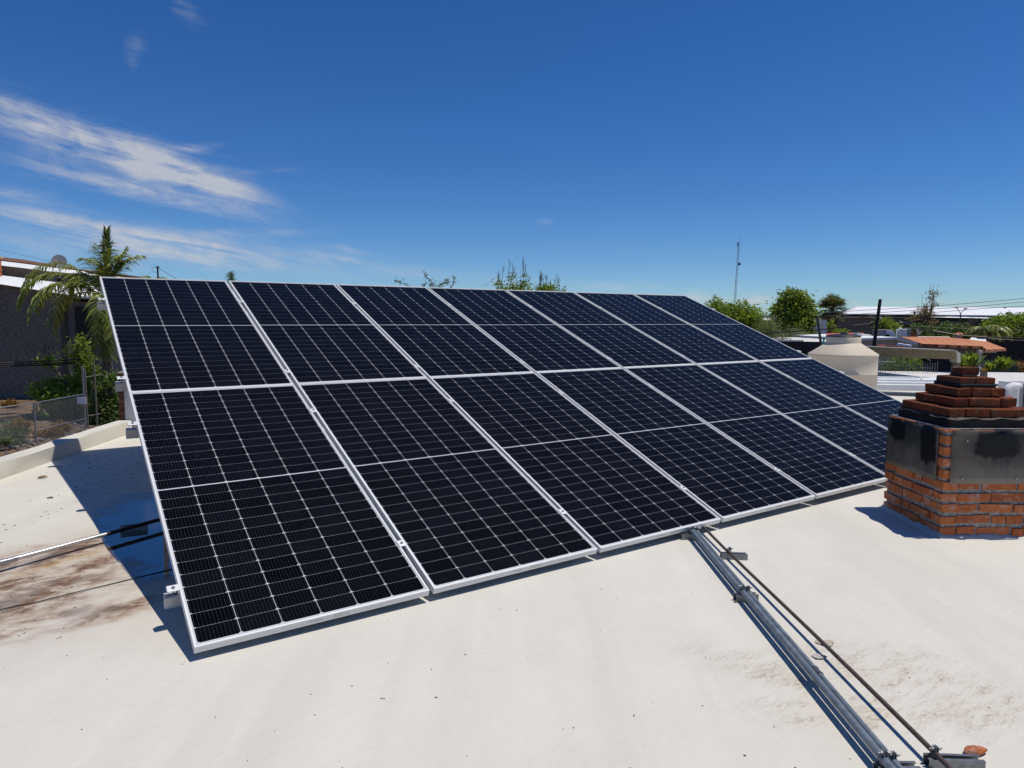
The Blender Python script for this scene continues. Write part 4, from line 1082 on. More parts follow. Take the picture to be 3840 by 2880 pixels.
# fan palm
D = 70.0; q = far(3121, 1160, D); t = thing('fan_palm', 'fan palm with a shaggy brown skirt right of the round tree', 'palm tree', Vector((q.x, q.y, GZ)))
mb = MB(); mb.tube([Vector((q.x, q.y, GZ)), q - Z_ * .6, q], [.3, .22, .2], 10); mb.build('trunk', M_['bark'], t)
rnd = random.Random(4); mb = MB(); sk = MB()
def fan(m, c, d, Rr, rnd):
    d = d.normalized(); s_ = d.cross(Z_)
    if s_.length < .1: s_ = RH.copy()
    s_.normalize(); e = c + d * Rr * .5; m.tube([c, e], .02, 4, 0, False)
    up_ = s_.cross(d)
    for k in range(15):
        a = R(-78 + 156 * k / 14); v = (d * math.cos(a) + s_ * math.sin(a) + up_ * rnd.uniform(-.12, .12)).normalized(); L = Rr * .62 * rnd.uniform(.85, 1.1)
        wv = v.cross(up_).normalized() * .045; tip = e + v * L + Vector((0, 0, -L * .12)); mid = e + v * L * .6
        m.add([e - wv * .4, e + wv * .4, mid + wv, mid - wv, tip], [(0, 1, 2, 3), (3, 2, 4)])
for k in range(95):
    z = rnd.uniform(-.75, 1); a = rnd.uniform(0, 6.28); h_ = math.sqrt(max(.02, 1 - min(1, z * z)))
    fan(mb, q, Vector((math.cos(a) * h_, math.sin(a) * h_, z)), 1.55 * rnd.uniform(.85, 1.1), rnd)
mb.build('crown', M_['fleaf'], t)
for k in range(40):
    a = rnd.uniform(0, 6.28); fan(sk, q - Z_ * rnd.uniform(.2, .9), Vector((math.cos(a) * .5, math.sin(a) * .5, -1)), 1.0, rnd)
sk.build('dead_skirt', M_['bleaf'], t)
tree('climbing_vine', 'green climber at the foot of the fan palm', 'climber', far(3118, 1240, 66), [bl(3118, 1218, 12, 24, 66), bl(3120, 1240, 15, 18, 66), bl(3150, 1247, 34, 6, 66)], 1000, .22, .12, M_['gleaf'], 22)

# left yard: chain link fence, bushes, weeds
f0 = far(-120, 1660, 17.6); f1 = far(136, 1660, 19.6); f2 = far(322, 1610, 22)
def up_to(px, py, d): return far(px, py, d).z
fence = thing('chain_link_fence', 'low galvanised chain link fence in the yard left of the house', 'fence', Vector((f1.x, f1.y, terr(f1.x, f1.y))))
zt = -1.03
def fp(p, z): return Vector((p.x, p.y, z))
for i, p in enumerate((f0, f1, f2)):
    mb = MB(); top_ = zt + .02 if i < 2 else up_to(322, 1372, 22)
    mb.tube([fp(p, terr(p.x, p.y) - .1), fp(p, top_)], .022 if i < 2 else .03, 10); mb.build('post', M_['chain'], fence, smooth='auto')
mb = MB(); mb.tube([fp(f0, zt), fp(f1, zt), fp(f2, zt)], .018, 8); mb.build('top_rail', M_['chain'], fence, smooth=True)
mb = MB(); mb.tube([fp(f1, -1.83), fp(f2, -1.83)], .013, 8); mb.build('lower_rail', M_['chain'], fence, smooth=True)
mb = MB()
for (p, q2) in ((f0, f1), (f1, f2)):
    L = (q2 - p).length; d = (q2 - p).normalized(); d.z = 0; zb = terr(p.x, p.y); Hh = zt - zb; step = .085
    k = -Hh
    while k < L:
        for sg in (0, 1):
            a0_, a1_ = (k, k + Hh) if sg == 0 else (k + Hh, k)
            z0_, z1_ = zb, zt
            xa, xb = a0_, a1_
            # clip
            def clip(x, o1, zo1, zo2): return x
            pts_ = []
            for s_ in (0, 1):
                pts_.append((a0_ + (a1_ - a0_) * s_, z0_ + (z1_ - z0_) * s_))
            (xa, za), (xb, zb_) = pts_
            def cl(x, z, x2, z2):
                if x < 0: tt = (0 - x) / (x2 - x); return 0, z + (z2 - z) * tt
                if x > L: tt = (L - x) / (x2 - x); return L, z + (z2 - z) * tt
                return x, z
            na_, nb_ = cl(xa, za, xb, zb_), cl(xb, zb_, xa, za)
            P = p + d * na_[0]; Q = p + d * nb_[0]
            mb.tube([fp(P, na_[1]), fp(Q, nb_[1])], .0032, 3, 0, False)
        k += step
mb.build('wire_mesh', M_['chain'], fence)
c = far(306, 1502, 21.5); mb = MB(); mb.box(c, RH * .14, FH * .01, Z_ * .11); sgn = mb.build('notice_board', M_['whitep'])
sgn.name = 'sign_plate'; tag(sgn, 'small blank white plate hung on the fence beside the gate post', 'sign')
mb = MB()
for i, (x, d) in enumerate(((365, 23.0), (330, 22.4), (352, 24))):
    p = far(x, 1600, d); mb.tube([fp(p, terr(p.x, p.y)), fp(p, up_to(x, 1345 + i * 40, d))], .026, 8)
p = far(330, 1600, 22.4); q2 = far(440, 1600, 25)
for y in (1415, 1560): mb.tube([fp(p, up_to(330, y, 22.4)), fp(q2, up_to(440, y - 18, 25))], .02, 8)
tag(mb.build('steel_gate', M_['dgrey'], smooth='auto'), 'tall grey pipe gate posts half hidden in the bush', 'gate')
tree('tall_bush', 'tall loose bush in front of the dark house wall, left of the palm trunk', 'bush', far(300, 1600, 26), [bl(300, 1330, 20, 60, 26), bl(318, 1400, 30, 60, 26), bl(280, 1470, 44, 50, 26), bl(330, 1480, 40, 60, 26), bl(180, 1468, 46, 20, 25), bl(230, 1495, 60, 26, 25), bl(200, 1440, 26, 10, 25), bl(180, 1360, 20, 16, 26), bl(240, 1540, 50, 40, 25)], 7000, .24, .075, M_['gleaf'], 33, twigs=10, twiglen=.8)
tree('dense_bush', 'dense dark green bush behind the gate beside the brick wall end', 'bush', far(410, 1600, 24), [bl(405, 1460, 34, 60, 24), bl(385, 1540, 44, 60, 24), bl(425, 1540, 30, 70, 24), bl(420, 1410, 16, 20, 24)], 3600, .15, .065, M_['dleaf'], 34)
for i, (x, y, w_, h_, d, mt, lab) in enumerate([(40, 1600, 62, 44, 20.5, 'wleaf', 'grey green weed clump behind the fence at the left edge'), (180, 1625, 48, 32, 21, 'oleaf', 'orange dry weed clump at the foot of the fence post'), (75, 1585, 30, 22, 20.7, 'oleaf', 'reddish dry weed above the grey green weeds'), (225, 1605, 30, 34, 22, 'oleaf', 'yellow brown weed clump left of the gate'), (56, 1655, 30, 12, 19.4, 'wleaf', 'small green weed on the stony ground in front of the fence'), (10, 1650, 20, 14, 18.6, 'wleaf', 'small pale weed at the far left edge of the yard'), (36, 1510, 24, 22, 26, 'oleaf', 'bare reddish twiggy shrub against the dark house wall')]):
    rnd = random.Random(60 + i); c = far(x, y, d); k = mpp(d); zb = terr(c.x, c.y); mb = MB()
    top_ = up_to(x, y - h_, d)
    for j in range(420):
        a = rnd.uniform(0, 6.28); rr = rnd.random() ** .6
        b_ = Vector((c.x, c.y, max(zb, c.z - h_ * k)))+ Vector((math.cos(a) * w_ * k * rr * .7, math.sin(a) * w_ * k * rr * .7, 0))
        e = b_ + Vector((math.cos(a) * w_ * k * rr * .4 + rnd.gauss(0, .05), math.sin(a) * w_ * k * rr * .4 + rnd.gauss(0, .05), (top_ - b_.z) * rnd.uniform(.35, 1) * (1 - .4 * rr)))
        if j % 6 == 0: mb.tube([b_, e], .006, 3, 0, False)
        for m in range(3): leafcard(mb, b_.lerp(e, rnd.uniform(.4, 1)) + Vector((rnd.gauss(0, .04), rnd.gauss(0, .04), rnd.gauss(0, .03))), .10, .035, rnd)
    tag(mb.build('weed_clump', M_[mt], loc=(c.x, c.y, zb)), lab, 'weed', 'weeds in the yard')
rnd = random.Random(71); mb = MB()
for i in range(900):
    x = rnd.uniform(-150, 330); d = rnd.uniform(15.5, 24); p = far(x, 1660, d); z = terr(p.x, p.y); s_ = rnd.uniform(.015, .06)
    a = rnd.uniform(0, 3); X_ = Vector((math.cos(a), math.sin(a), rnd.uniform(-.3, .3))) * s_; Y_ = Vector((-math.sin(a), math.cos(a), 0)) * s_ * .8
    mb.box(Vector((p.x, p.y, z + s_ * .3)), X_, Y_, Z_ * s_ * .6)
kind(tag(mb.build('yard_stones', plain('yard_stone', (.26, .22, .19), .95, 0, .45, 4, .6)), 'loose stones and gravel on the earth of the yard', 'gravel'), 'stuff')

# neighbour's house on the left
nb_h = thing('neighbour_house', 'dark grey stucco house with white roof edges behind the palm', 'house', fp(far(150, 1500, 31), terr(*far(150, 1500, 31).xy)))
mb = MB()
def wallpoly(mb, pts, depth):                         # upright wall from (x, ytop, d) columns down to the ground
    for (a, b) in zip(pts[:-1], pts[1:]):
        pa, pb_ = far(*a), far(*b); A0 = fp(pa, GZ); B0 = fp(pb_, GZ)
        mb.prism([A0, B0, pb_, pa], FH * depth)
wallpoly(mb, [(-260, 1030, 31), (0, 1064, 31), (110, 1080, 31), (217, 1095, 31)], 5)
mb.build('front_wall', M_['dgrey'], nb_h)
mb = MB(); wallpoly(mb, [(217.5, 1124, 31.6), (264, 1130, 31.6), (420, 1136, 31.6), (640, 1140, 31.6)], 5); wl_ = mb.build('side_wall', M_['mgrey'], nb_h)
mb = MB()
def band(mb, pts, depth, out, lean=0.0):
    for (a, b) in zip(pts[:-1], pts[1:]):
        q = [far(a[0], a[2], a[3]), far(b[0], b[2], b[3]), far(b[0], b[1], b[3] + lean), far(a[0], a[1], a[3] + lean)]
        mb.prism([v - FH * out for v in q], FH * depth)
band(mb, [(-260, 1010, 1030, 31), (0, 1043, 1063, 31), (110, 1056, 1080, 31), (200, 1062, 1094, 31), (264, 1068, 1105, 31), (330, 1074, 1112, 31)], 6, .45, .9)
mb.build('roof_edge', M_['whitep'], nb_h)
mb = MB(); band(mb, [(264, 1105, 1131, 31), (275, 1105, 1131, 31)], .3, .3); band(mb, [(275, 1110, 1118, 31), (420, 1116, 1124, 31)], 4, .35)
mb.build('beam_end', M_['whitep'], nb_h)
mb = MB(); pbox(mb, 294, 1150, 352, 1420, 31.4, .4); mb.build('window', M_['dark'], nb_h)
wb = MB()
for x in (304, 314, 326, 340, 350):
    p = far(x, 1300, 31.2); wb.tube([fp(p, up_to(x, 1152, 31.2)), fp(p, up_to(x, 1420, 31.2))], .02, 5)
wb.build('window_bars', M_['blackpl'], nb_h)
mb = MB(); pbox(mb, 365, 1408, 470, 1440, 31.45, .3); pbox(mb, 366, 1440, 380, 1470, 31.45, .3); mb.build('doorway', M_['dark'], nb_h)
mb = MB(); pbox(mb, 218, 1280, 284, 1600, 31.45, .1); mb.build('sunlit_wall_patch', plain('sunlit_pink_grey', (.60, .49, .44), .9, 0, .12, 3, .3), nb_h)  # sunlit patch of the wall, its light painted as a paler colour
mb = MB(); wallpoly(mb, [(-260, 940, 37), (0, 990, 37), (150, 1012, 37), (330, 1035, 37)], 6); mb.build('upper_wall', plain('brown_stucco', (.17, .135, .105), .95, 0, .3, 7, .8), nb_h)
mb = MB(); band(mb, [(-260, 935, 952, 37), (0, 978, 995, 37), (100, 990, 1006, 37), (200, 1003, 1019, 37), (335, 1020, 1031, 37)], 7, .5, .5); mb.build('roof_edge', M_['whitep'], nb_h)
mb = MB(); band(mb, [(-260, 931, 936, 37.2), (0, 974, 979, 37.2), (100, 986, 991, 37.2), (200, 999, 1004, 37.2), (335, 1016, 1021, 37.2)], 7, .1); mb.build('roof_tiles', M_['brownbrick'], nb_h)
mb = MB(); pbox(mb, 168, 1036, 330, 1066, 36.8, .3); mb.build('window', M_['glass'], nb_h)
mb = MB(); 
for x in (168, 215, 262, 308): pbox(mb, x, 1034, x + 4, 1066, 36.7, .1)
mb.build('window_frame', M_['blackpl'], nb_h)
rnd = random.Random(8); c0 = far(-52, 1048, 34)
nbc = thing('roof_chimney', 'small brick chimney with a flat cap on the left neighbour roof', 'chimney', fp(c0, up_to(0, 1048, 34)))
mb = MB(); z_ = up_to(0, 1048, 34)
while z_ < up_to(0, 968, 34):
    mb.frame(fp(c0, z_) + RH * rnd.uniform(-.01, .01), RH * mpp(34) * 33, FH * .5, Z_ * .065); mb.frame(fp(c0, z_ + .06) + RH * .02 + FH * .02, RH * (mpp(34) * 33 - .04), FH * .46, Z_ * .02); z_ += .075
mb.build('shaft', M_['brick'], nbc)
mb = MB(); mb.frame(fp(c0, up_to(0, 966, 34)) - RH * .1 - FH * .1, RH * (mpp(34) * 33 + .15), FH * .7, Z_ * .12); mb.build('cap', M_['flaket'], nbc)
# satellite dish
c = far(222, 981, 35.5); ds = thing('satellite_dish', 'round grey satellite dish standing on the left neighbour roof', 'satellite dish', c - Z_ * .6)
mb = MB(); nrm = (-FH * .9 + RH * .55 + Z_ * .2).normalized(); xx = nrm.cross(Z_).normalized(); yy = xx.cross(nrm); b0 = 0; n = 28
for j, (rr, dp) in enumerate(((.0, .0), (.12, .008), (.22, .03), (.335, .06), (.345, .062))):
    for i in range(n):
        t_ = 2 * math.pi * i / n; mb.v.append(c + (xx * math.cos(t_) + yy * math.sin(t_) * 1.05) * rr + nrm * (dp - .06))
for j in range(4):
    for i in range(n):
        a = j * n + i; b = j * n + (i + 1) % n; mb.f.append((a, b, b + n, a + n)); mb.m.append(0)
do = mb.build('reflector', M_['dish'], ds, smooth=True); do.modifiers.new('thick', 'SOLIDIFY').thickness = .012
mb = MB(); mb.tube([c - nrm * .06, c - nrm * .2 - Z_ * .1, c - nrm * .2 - Z_ * .8], .025, 8); mb.tube([c - yy * .3, c + nrm * .35 - yy * .12], .012, 6); mb.build('mast', M_['chain'], ds)
# pole with a wire loop above the array edge, and its wire
p = far(591, 1003, 40); pl = thing('wire_pole', 'thin pole with a wire loop above the first panel', 'pole', fp(p, GZ))
mb = MB(); mb.tube([fp(p, GZ), fp(p, p.z)], .045, 8); mb.tube([p, p + Z_ * .06], .10, 8); mb.build('pole', M_['wood'], pl)
mb = MB(); mb.tube([p + RH * (-.17 + .17 * math.cos(t_)) - Z_ * .14 + Z_ * .13 * math.sin(t_) for t_ in [i * .3 for i in range(22)]], .008, 5); mb.build('wire_loop', M_['cable'], pl)
def cable(label, pts, r, mat='cable', group='overhead cables'):
    mb = MB(); P = [far(*q) for q in pts]; out = []
    for (a, b) in zip(P[:-1], P[1:]):
        for i in range(8): out.append(a.lerp(b, i / 8))
    out.append(P[-1]); mb.tube(out, r, 5)
    return tag(mb.build('overhead_cable', M_[mat], loc=P[0]), label, 'cable', group)
cable('thin cable running right from the wire pole down behind the array', [(592, 1005, 40), (625, 1024, 40.2), (655, 1042, 40.5), (720, 1085, 41)], .012)
cable('faint thin cable in the sky over the left neighbour roof', [(-160, 905, 30), (0, 937, 31), (190, 981, 32.5), (330, 1010, 34)], .006)
for i, y in enumerate((1362, 1370, 1376)):
    cable('%s of the three black cables crossing in front of the left dark wall' % ('highest', 'middle', 'lowest')[i], [(-200, y + 4, 23), (0, y, 23.5), (220, y - 9, 25), (360, y - 20, 26.5), (470, y - 30, 28), (640, y - 44, 31)], .022)

# ---------------------------------------------------------------- water tank
D = 11.8; c = far(3161, 1320, D) ; tz = gz(c.x, c.y); kx = mpp(D)
tk = thing('water_tank', 'beige plastic water tank with a black lid behind the array', 'water tank', fp(c, tz))
zs = up_to(3161, 1326, D); zn0 = up_to(3161, 1287, D); zn1 = up_to(3161, 1263, D); R1 = 120.5 * kx; R0 = 59.5 * kx
mb = MB(); n = 64
mb.lathe(fp(c, 0), [(R1 * .985, tz), (R1 * .985, zs - .34), (R1 * .992, zs - .335), (R1 * .992, zs - .325), (R1 * .985, zs - .32), (R1 * .985, zs - .05), (R1, zs - .035), (R1 * 1.002, zs - .012), (R1 * .99, zs), (R0 * 1.08, zn0 - .012), (R0 * 1.01, zn0 + .006), (R0, zn0 + .02), (R0, zn1 - .01), (R0 * .97, zn1), (R0 * .8, zn1 + .002)], n)
mb.build('tank_body', M_['tank'], tk, smooth='auto')
mb = MB(); mb.lathe(fp(c, zn1), [(R0 * .98, -.004), (R0 * .99, .012), (R0 * .9, .030), (R0 * .5, .045), (.06, .052), (.05, .075), (.001, .078)], 40)
mb.build('lid', M_['blackpl'], tk, smooth='auto')
mb = MB(); P = [far(3086, 1310, 12.1), far(3090, 1266, 12.1), far(3103, 1270, 12.0), far(3116, 1276, 11.9)]; mb.tube(P, .017, 8); mb.build('filler_pipe', M_['blue'], tk, smooth='auto')

# white panels stacked beside the tank
def beam(mb, q0, q1, d0, d1, hpx, depth):
    a = far(q0[0], q0[1], d0); b = far(q1[0], q1[1], d1); h_ = hpx * mpp((d0 + d1) / 2)
    mb.prism([a - Z_ * h_, b - Z_ * h_, b, a], FH * depth)
for i, (y, hh, lab) in enumerate(((1421, 9, 'white metal panel on top of the stack beside the water tank'), (1431, 9, 'white metal panel in the middle of the stack beside the water tank'), (1441.5, 22, 'white panel at the bottom of the stack beside the water tank'))):
    mb = MB(); beam(mb, (3100, y - 2), (3640, y + 5), 13.2 - i * .12, 13.0 - i * .12, hh + .6, .5)
    tag(mb.build('metal_slab', M_['whitep'], bevel=.006), lab, 'panel', 'stacked white panels')
mb = MB(); mb.tube([far(3100, 1414, 13.3), far(3300, 1415, 13.3), far(3436, 1416, 13.25), far(3446, 1414, 13.2), (far(3453, 1416, 13.2)), far(3455, 1421, 13.1)], .016, 10)
tag(mb.build('white_pipe', M_['insul'], smooth='auto'), 'white pipe with a hooked end lying on the stacked panels', 'pipe')

# condenser unit half out of the frame at the right edge
ac = thing('condenser_unit', 'grey air conditioning condenser at the right edge behind the brick chimney', 'air conditioner', fp(far(3850, 1540, 8.2), gz(*far(3850, 1540, 8.2).xy)))
q = far(3822, 1438, 8.2); zt_ = q.z; mb = MB(); zb_ = gz(q.x, q.y) + .06
mb.frame(fp(q, zb_), RH * .85, FH * .32, Z_ * (zt_ - zb_)); mb.build('casing', M_['acgrey'], ac, bevel=.012)
mb = MB()
for i in range(16): mb.frame(fp(q, zb_ + .05) + RH * (.06 + i * .045) - FH * .004, RH * .012, FH * .004, Z_ * (zt_ - zb_ - .1))
mb.build('grille', M_['dark'], ac)
mb = MB(); mb.frame(fp(q, zb_) - RH * .02 - FH * .004, RH * .03, FH * .33, Z_ * (zt_ - zb_ + .006)); mb.build('edge_panel', M_['whitep'], ac, bevel=.004)
mb = MB(); P = [far(3768, 1540, 8.0), far(3769, 1495, 8.0), far(3774, 1468, 8.0), far(3786, 1451, 8.0), far(3802, 1447, 8.05), far(3822, 1447, 8.15)]
mb.tube(P, [.036, .04, .042, .042, .04, .036], 10); mb.build('insulated_hose', M_['insul'], ac, smooth=True)
mb = MB(); mb.tube([far(3770, 1490, 7.9), far(3790, 1488, 7.95), far(3812, 1500, 8.1)], .006, 5); mb.tube([far(3770, 1492, 7.9), far(3795, 1500, 7.95), far(3808, 1520, 8.1)], .005, 5); mb.build('wires', M_['redp'], ac)

# ---------------------------------------------------------------- right hand neighbours
# khaki wall band with a curled end and a floodlight
kw = thing('khaki_beam', 'long khaki plastered beam with a curled end over the garden grille', 'beam', far(3420, 1345, 18))
mb = MB(); q = [far(3225, 1335.5, 18.3), far(3590, 1348, 17.4), far(3590, 1317, 17.4), far(3586, 1314.5, 17.4), far(3225, 1298, 18.3)]
mb.prism(q, FH * .25); mb.build('beam', M_['khaki'], kw)
mb = MB(); q = [far(3225, 1299.5, 18.28), far(3586, 1316, 17.38), far(3586, 1313, 17.38), far(3225, 1296.8, 18.28)]; mb.prism(q, FH * .3); mb.build('coping', M_['wplaster'], kw)
mb = MB(); q = [far(3590, 1360, 17.35), far(3602, 1360, 17.45), far(3602, 1324, 17.45), far(3596, 1322, 17.4), far(3591, 1318, 17.38), far(3587, 1313, 17.35), far(3586, 1317, 17.35), far(3589, 1323, 17.35)]; mb.prism(q, FH * .3); mb.build('curled_end', M_['beige'], kw)  # lit end face of the beam, its light put into a paler colour
mb = MB()
for (x0, x1) in ((3236, 3246), (3584, 3600)):
    a = far(x0, 1400, 17.9); b = far(x1, 1400, 17.9); z1_ = up_to(x1, 1340, 17.9); mb.frame(fp(a, GZ), RH * (b - a).length, FH * .2, Z_ * (z1_ - GZ))
mb.build('post', M_['khaki'], kw)
# iron grille
gr = thing('iron_grille', 'thin pale iron grille in front of the garden below the khaki beam', 'fence', fp(far(3390, 1400, 17), GZ))
mb = MB()
for i in range(26):
    x = 3284 + i * 9.2; y0_ = 1346 if x < 3362 else (1344 if x < 3400 else 1360)
    if i % 3 == 1 and x > 3400: y0_ = 1356
    p = far(x, 1400, 17.2); mb.tube([fp(p, GZ), fp(p, up_to(x, y0_, 17.2))], .006, 4, 0, False)
mb.build('bars', M_['chain'], gr)
mb = MB(); mb.tube([far(3282, 1354, 17.2), far(3360, 1358, 17.2)], .008, 5); mb.tube([far(3282, 1374, 17.2), far(3375, 1370, 17.2)], .008, 5); mb.tube([far(3320, 1372, 17.2), far(3330, 1360, 17.2)], .006, 4); mb.tube([far(3445, 1379, 17.2), far(3492, 1380, 17.2)], .006, 4); mb.build('cross_bars', M_['chain'], gr)
# dark hood chimney
hc = thing('barbecue_chimney', 'dark flared barbecue chimney in the garden behind the stepped chimney', 'chimney', fp(far(3540, 1400, 19), GZ))
mb = MB(); q = [far(3514, 1400, 19), far(3566, 1400, 19), far(3566, 1376, 19), far(3578, 1348, 19), (far(3578, 1344, 19)), far(3503, 1344, 19), far(3503, 1348, 19), far(3512, 1376, 19)]
q[0].z = GZ; q[1].z = GZ; mb.prism(q, FH * .6); mb.build('hood', M_['bstone'], hc)
fl = thing('floodlight', 'small square floodlight on top of the dark garden chimney', 'floodlight', far(3541, 1345, 18.9))
c = far(3541, 1338, 18.9); mb = MB(); mb.box(c, RH * .058, FH * .02, Z_ * .047); mb.tube([c - Z_ * .05, c - Z_ * .07], .01, 6); mb.build('housing', M_['blackpl'], fl)
mb = MB(); mb.box(c - FH * .022, RH * .045, FH * .002, Z_ * .036); mb.build('front_glass', M_['insul'], fl)
mb = MB(); mb.tube([far(3470, 1344, 19.2), far(3515, 1372, 19)], .03, 7); tag(mb.build('slanting_brace', M_['blackpl'], loc=far(3515, 1372, 19)), 'black slanting brace from the khaki beam to the dark garden chimney', 'brace')
# garden plants behind the grille
tree('garden_bush', 'bright bamboo like foliage behind the iron grille', 'bush', far(3400, 1390, 21), [bl(3385, 1370, 36, 26, 21), bl(3350, 1388, 30, 20, 21), bl(3430, 1375, 40, 24, 21), bl(3480, 1365, 30, 28, 21), bl(3460, 1388, 40, 20, 21)], 4200, .20, .022, M_['yleaf'], 40)
def strap_plant(label, px, py, d, n, L, mat, seed, cat='plant'):
    rnd = random.Random(seed); c = far(px, py, d); c.z = max(c.z, GZ); mb = MB(); zb = c.z
    for i in range(n):
        a = rnd.uniform(0, 6.28); t_ = rnd.uniform(.15, .75); dd = Vector((math.cos(a) * t_, math.sin(a) * t_, 1)).normalized(); ln = L * rnd.uniform(.6, 1.1)
        b = c + Vector((rnd.gauss(0, L * .22), rnd.gauss(0, L * .1), 0)); q = [b]; v = dd.copy()
        for k in range(6): v = (v + Vector((0, 0, -.10 * k * t_))).normalized(); q.append(q[-1] + v * ln / 6)
        s_ = dd.cross(Z_).normalized(); ws = [.012, .03, .045, .05, .042, .026, .002]
        vs = []
        for k in range(7): vs += [q[k] - s_ * ws[k], q[k] + s_ * ws[k]]
        mb.add(vs, [(2 * k, 2 * k + 1, 2 * k + 3, 2 * k + 2) for k in range(6)])
    o = thing('strap_leaf_plant', label, cat, fp(c, GZ)); mb.build('leaves', mat, o)
    st = MB(); st.tube([fp(c, GZ), c], .08, 7); st.build('stem', M_['bark'], o); return o
strap_plant('tall strap leaved plant in front of the porch of the tiled house', 3640, 1378, 22, 95, .56, M_['gleaf'], 44)
strap_plant('fresh green strap leaved plant left of the porch plant', 3605, 1385, 21.5, 60, .34, M_['yleaf'], 45)
strap_plant('spreading strap leaved plant right of the porch', 3760, 1385, 23, 110, .48, M_['gleaf'], 46)
strap_plant('yellowish strap leaved plant under the porch edge', 3712, 1388, 22, 50, .34, M_['yleaf'], 47)
strap_plant('dry orange tuft lying on the far roof edge', 3690, 1392, 16.5, 40, .10, M_['oleaf'], 48)
mb = MB(); mb.tube([far(3575, 1377, 16.6), far(3620, 1378, 16.6), far(3680, 1381, 16.5)], .012, 8); tag(mb.build('thin_pipe', M_['insul'], smooth=True), 'thin pale pipe behind the top brick of the chimney', 'pipe')
mb = MB(); pbox(mb, 3735, 1372, 3815, 1398, 23.5, .1); tag(mb.build('green_screen', plain('green_net', (.05, .075, .06), .8, 0, .3, 6, .2)), 'low dark green screen behind the spreading plant', 'screen')

# tiled house
th = thing('tiled_house', 'low house with an orange clay tile roof and a white porch post', 'house', fp(far(3600, 1400, 31), GZ))
mb = MB()
rf = [(3379, 1263, 36), (3546, 1263, 36), (3560, 1265.5, 35.2), (3634, 1274, 32.8), (3684, 1298.5, 29.4), (3459, 1289, 30)]
P = [far(*q) for q in rf]; mb.prism(P, Z_ * -.12)
P2 = [far(3634, 1274, 32.8), far(3773, 1308, 31.5), far(3699, 1310.5, 28.6), far(3684, 1298.5, 29.4)]; mb.prism(P2, Z_ * -.10)
P3 = [far(3546, 1263, 36), far(3634, 1274, 32.8), far(3773, 1308, 31.5), far(3700, 1280, 38)]; mb.prism(P3, Z_ * -.08)
mb.build('tile_roof', M_['tiles'], th)
mb = MB(); q0 = far(3379, 1263, 36.1); q1 = far(3560, 1264.5, 36.1); mb.tube([q0.lerp(q1, .35) + Z_ * .0, q1 + Z_ * .0], .035, 8); mb.build('ridge', M_['whitep'], th)
mb = MB(); a = far(3459, 1292, 30.4); b = far(3690, 1301, 29.9); mb.prism([fp(a, GZ), fp(b, GZ), b, a], FH * .3); mb.build('front_wall', M_['mgrey'], th)
mb = MB(); mb.prism([far(3675, 1324, 28.9), far(3739, 1322, 30.5), far(3739, 1313, 30.5), far(3675, 1314, 28.9)], FH * .2); mb.build('porch_beam', M_['wplaster'], th)
mb = MB(); p = far(3673, 1378, 28.9); mb.frame(fp(p, GZ) - RH * .03, RH * .07, FH * .07, Z_ * (up_to(3673, 1318, 28.9) - GZ)); mb.build('porch_post', M_['whitep'], th)
mb = MB(); a = far(3676, 1324, 31.5); b = far(3742, 1322, 32); mb.prism([fp(a, GZ), fp(b, GZ), b, a], FH * .2); mb.build('porch_shade_sheet', M_['dark'], th)  # dark sheet standing in for the shaded inside of the porch
mb = MB(); a = far(3676, 1352, 31.2); b = far(3722, 1352, 31.3); mb.prism([fp(a, GZ), fp(b, GZ), b, a], FH * .1); mb.build('porch_parapet', M_['mgrey'], th)
mb = MB(); p = far(3738, 1350, 30.6); mb.frame(fp(p, GZ), RH * .05, FH * .05, Z_ * (up_to(3738, 1322, 30.6) - GZ)); mb.build('back_post', M_['blackpl'], th)
# little chimney with a tiled pyramid cap
tc_ = thing('small_chimney', 'small pink chimney with a tiled pyramid cap behind the tiled roof', 'chimney', far(3598, 1280, 37))
mb = MB(); a = far(3588, 1285, 37); zt_ = up_to(3598, 1253, 37); mb.frame(fp(a, a.z - .6), RH * .29, FH * .29, Z_ * (zt_ - a.z + .6)); mb.build('shaft', plain('pink_plaster', (.46, .28, .24), .85, 0, .1, 6, .3), tc_)
mb = MB(); cc = fp(a + RH * .145 + FH * .145, zt_); e = [cc + RH * sx * .2 + FH * sy * .2 for sx, sy in ((-1, -1), (1, -1), (1, 1), (-1, 1))]; mb.add(e + [cc + Z_ * .13], [(0, 1, 4), (1, 2, 4), (2, 3, 4), (3, 0, 4), (3, 2, 1, 0)]); mb.build('cap', M_['tiles'], tc_)
# beige house with flat roof left of the tiled one
bh = thing('beige_house', 'long beige flat roofed house behind the water tank', 'house', fp(far(3330, 1320, 33), GZ))
mb = MB(); a = far(3205, 1272, 33); b = far(3462, 1292, 31); m_ = far(3370, 1268, 32.4); mb.prism([fp(a, GZ), fp(b, GZ), b, m_, a], FH * 7); mb.build('wall', M_['beige'], bh)
mb = MB(); a0 = far(3205, 1273, 32.9); m0 = far(3370, 1268.5, 32.2); b0_ = far(3462, 1292, 30.8)
mb.prism([a0 - Z_ * .06, m0 - Z_ * .06, m0 + Z_ * .05, a0 + Z_ * .05], FH * 7.3); mb.prism([m0 - Z_ * .08, b0_ - Z_ * .08, b0_ + Z_ * .02, m0 + Z_ * .05], FH * 5); mb.build('roof_edge', M_['whitep'], bh)
mb = MB(); a = far(3015, 1292, 33); mb.prism([far(3015, 1293, 32.5), far(3110, 1296, 32.5), far(3110, 1283, 32.5), far(3015, 1280, 32.5)], FH * 5); mb.build('overhang', M_['beige'], bh)
mb = MB(); mb.prism([far(3012, 1281, 32.4), far(3112, 1284, 32.4), far(3112, 1273, 33.4), far(3020, 1271, 33.4)], FH * 4); mb.build('overhang_roof', M_['wplaster'], bh)
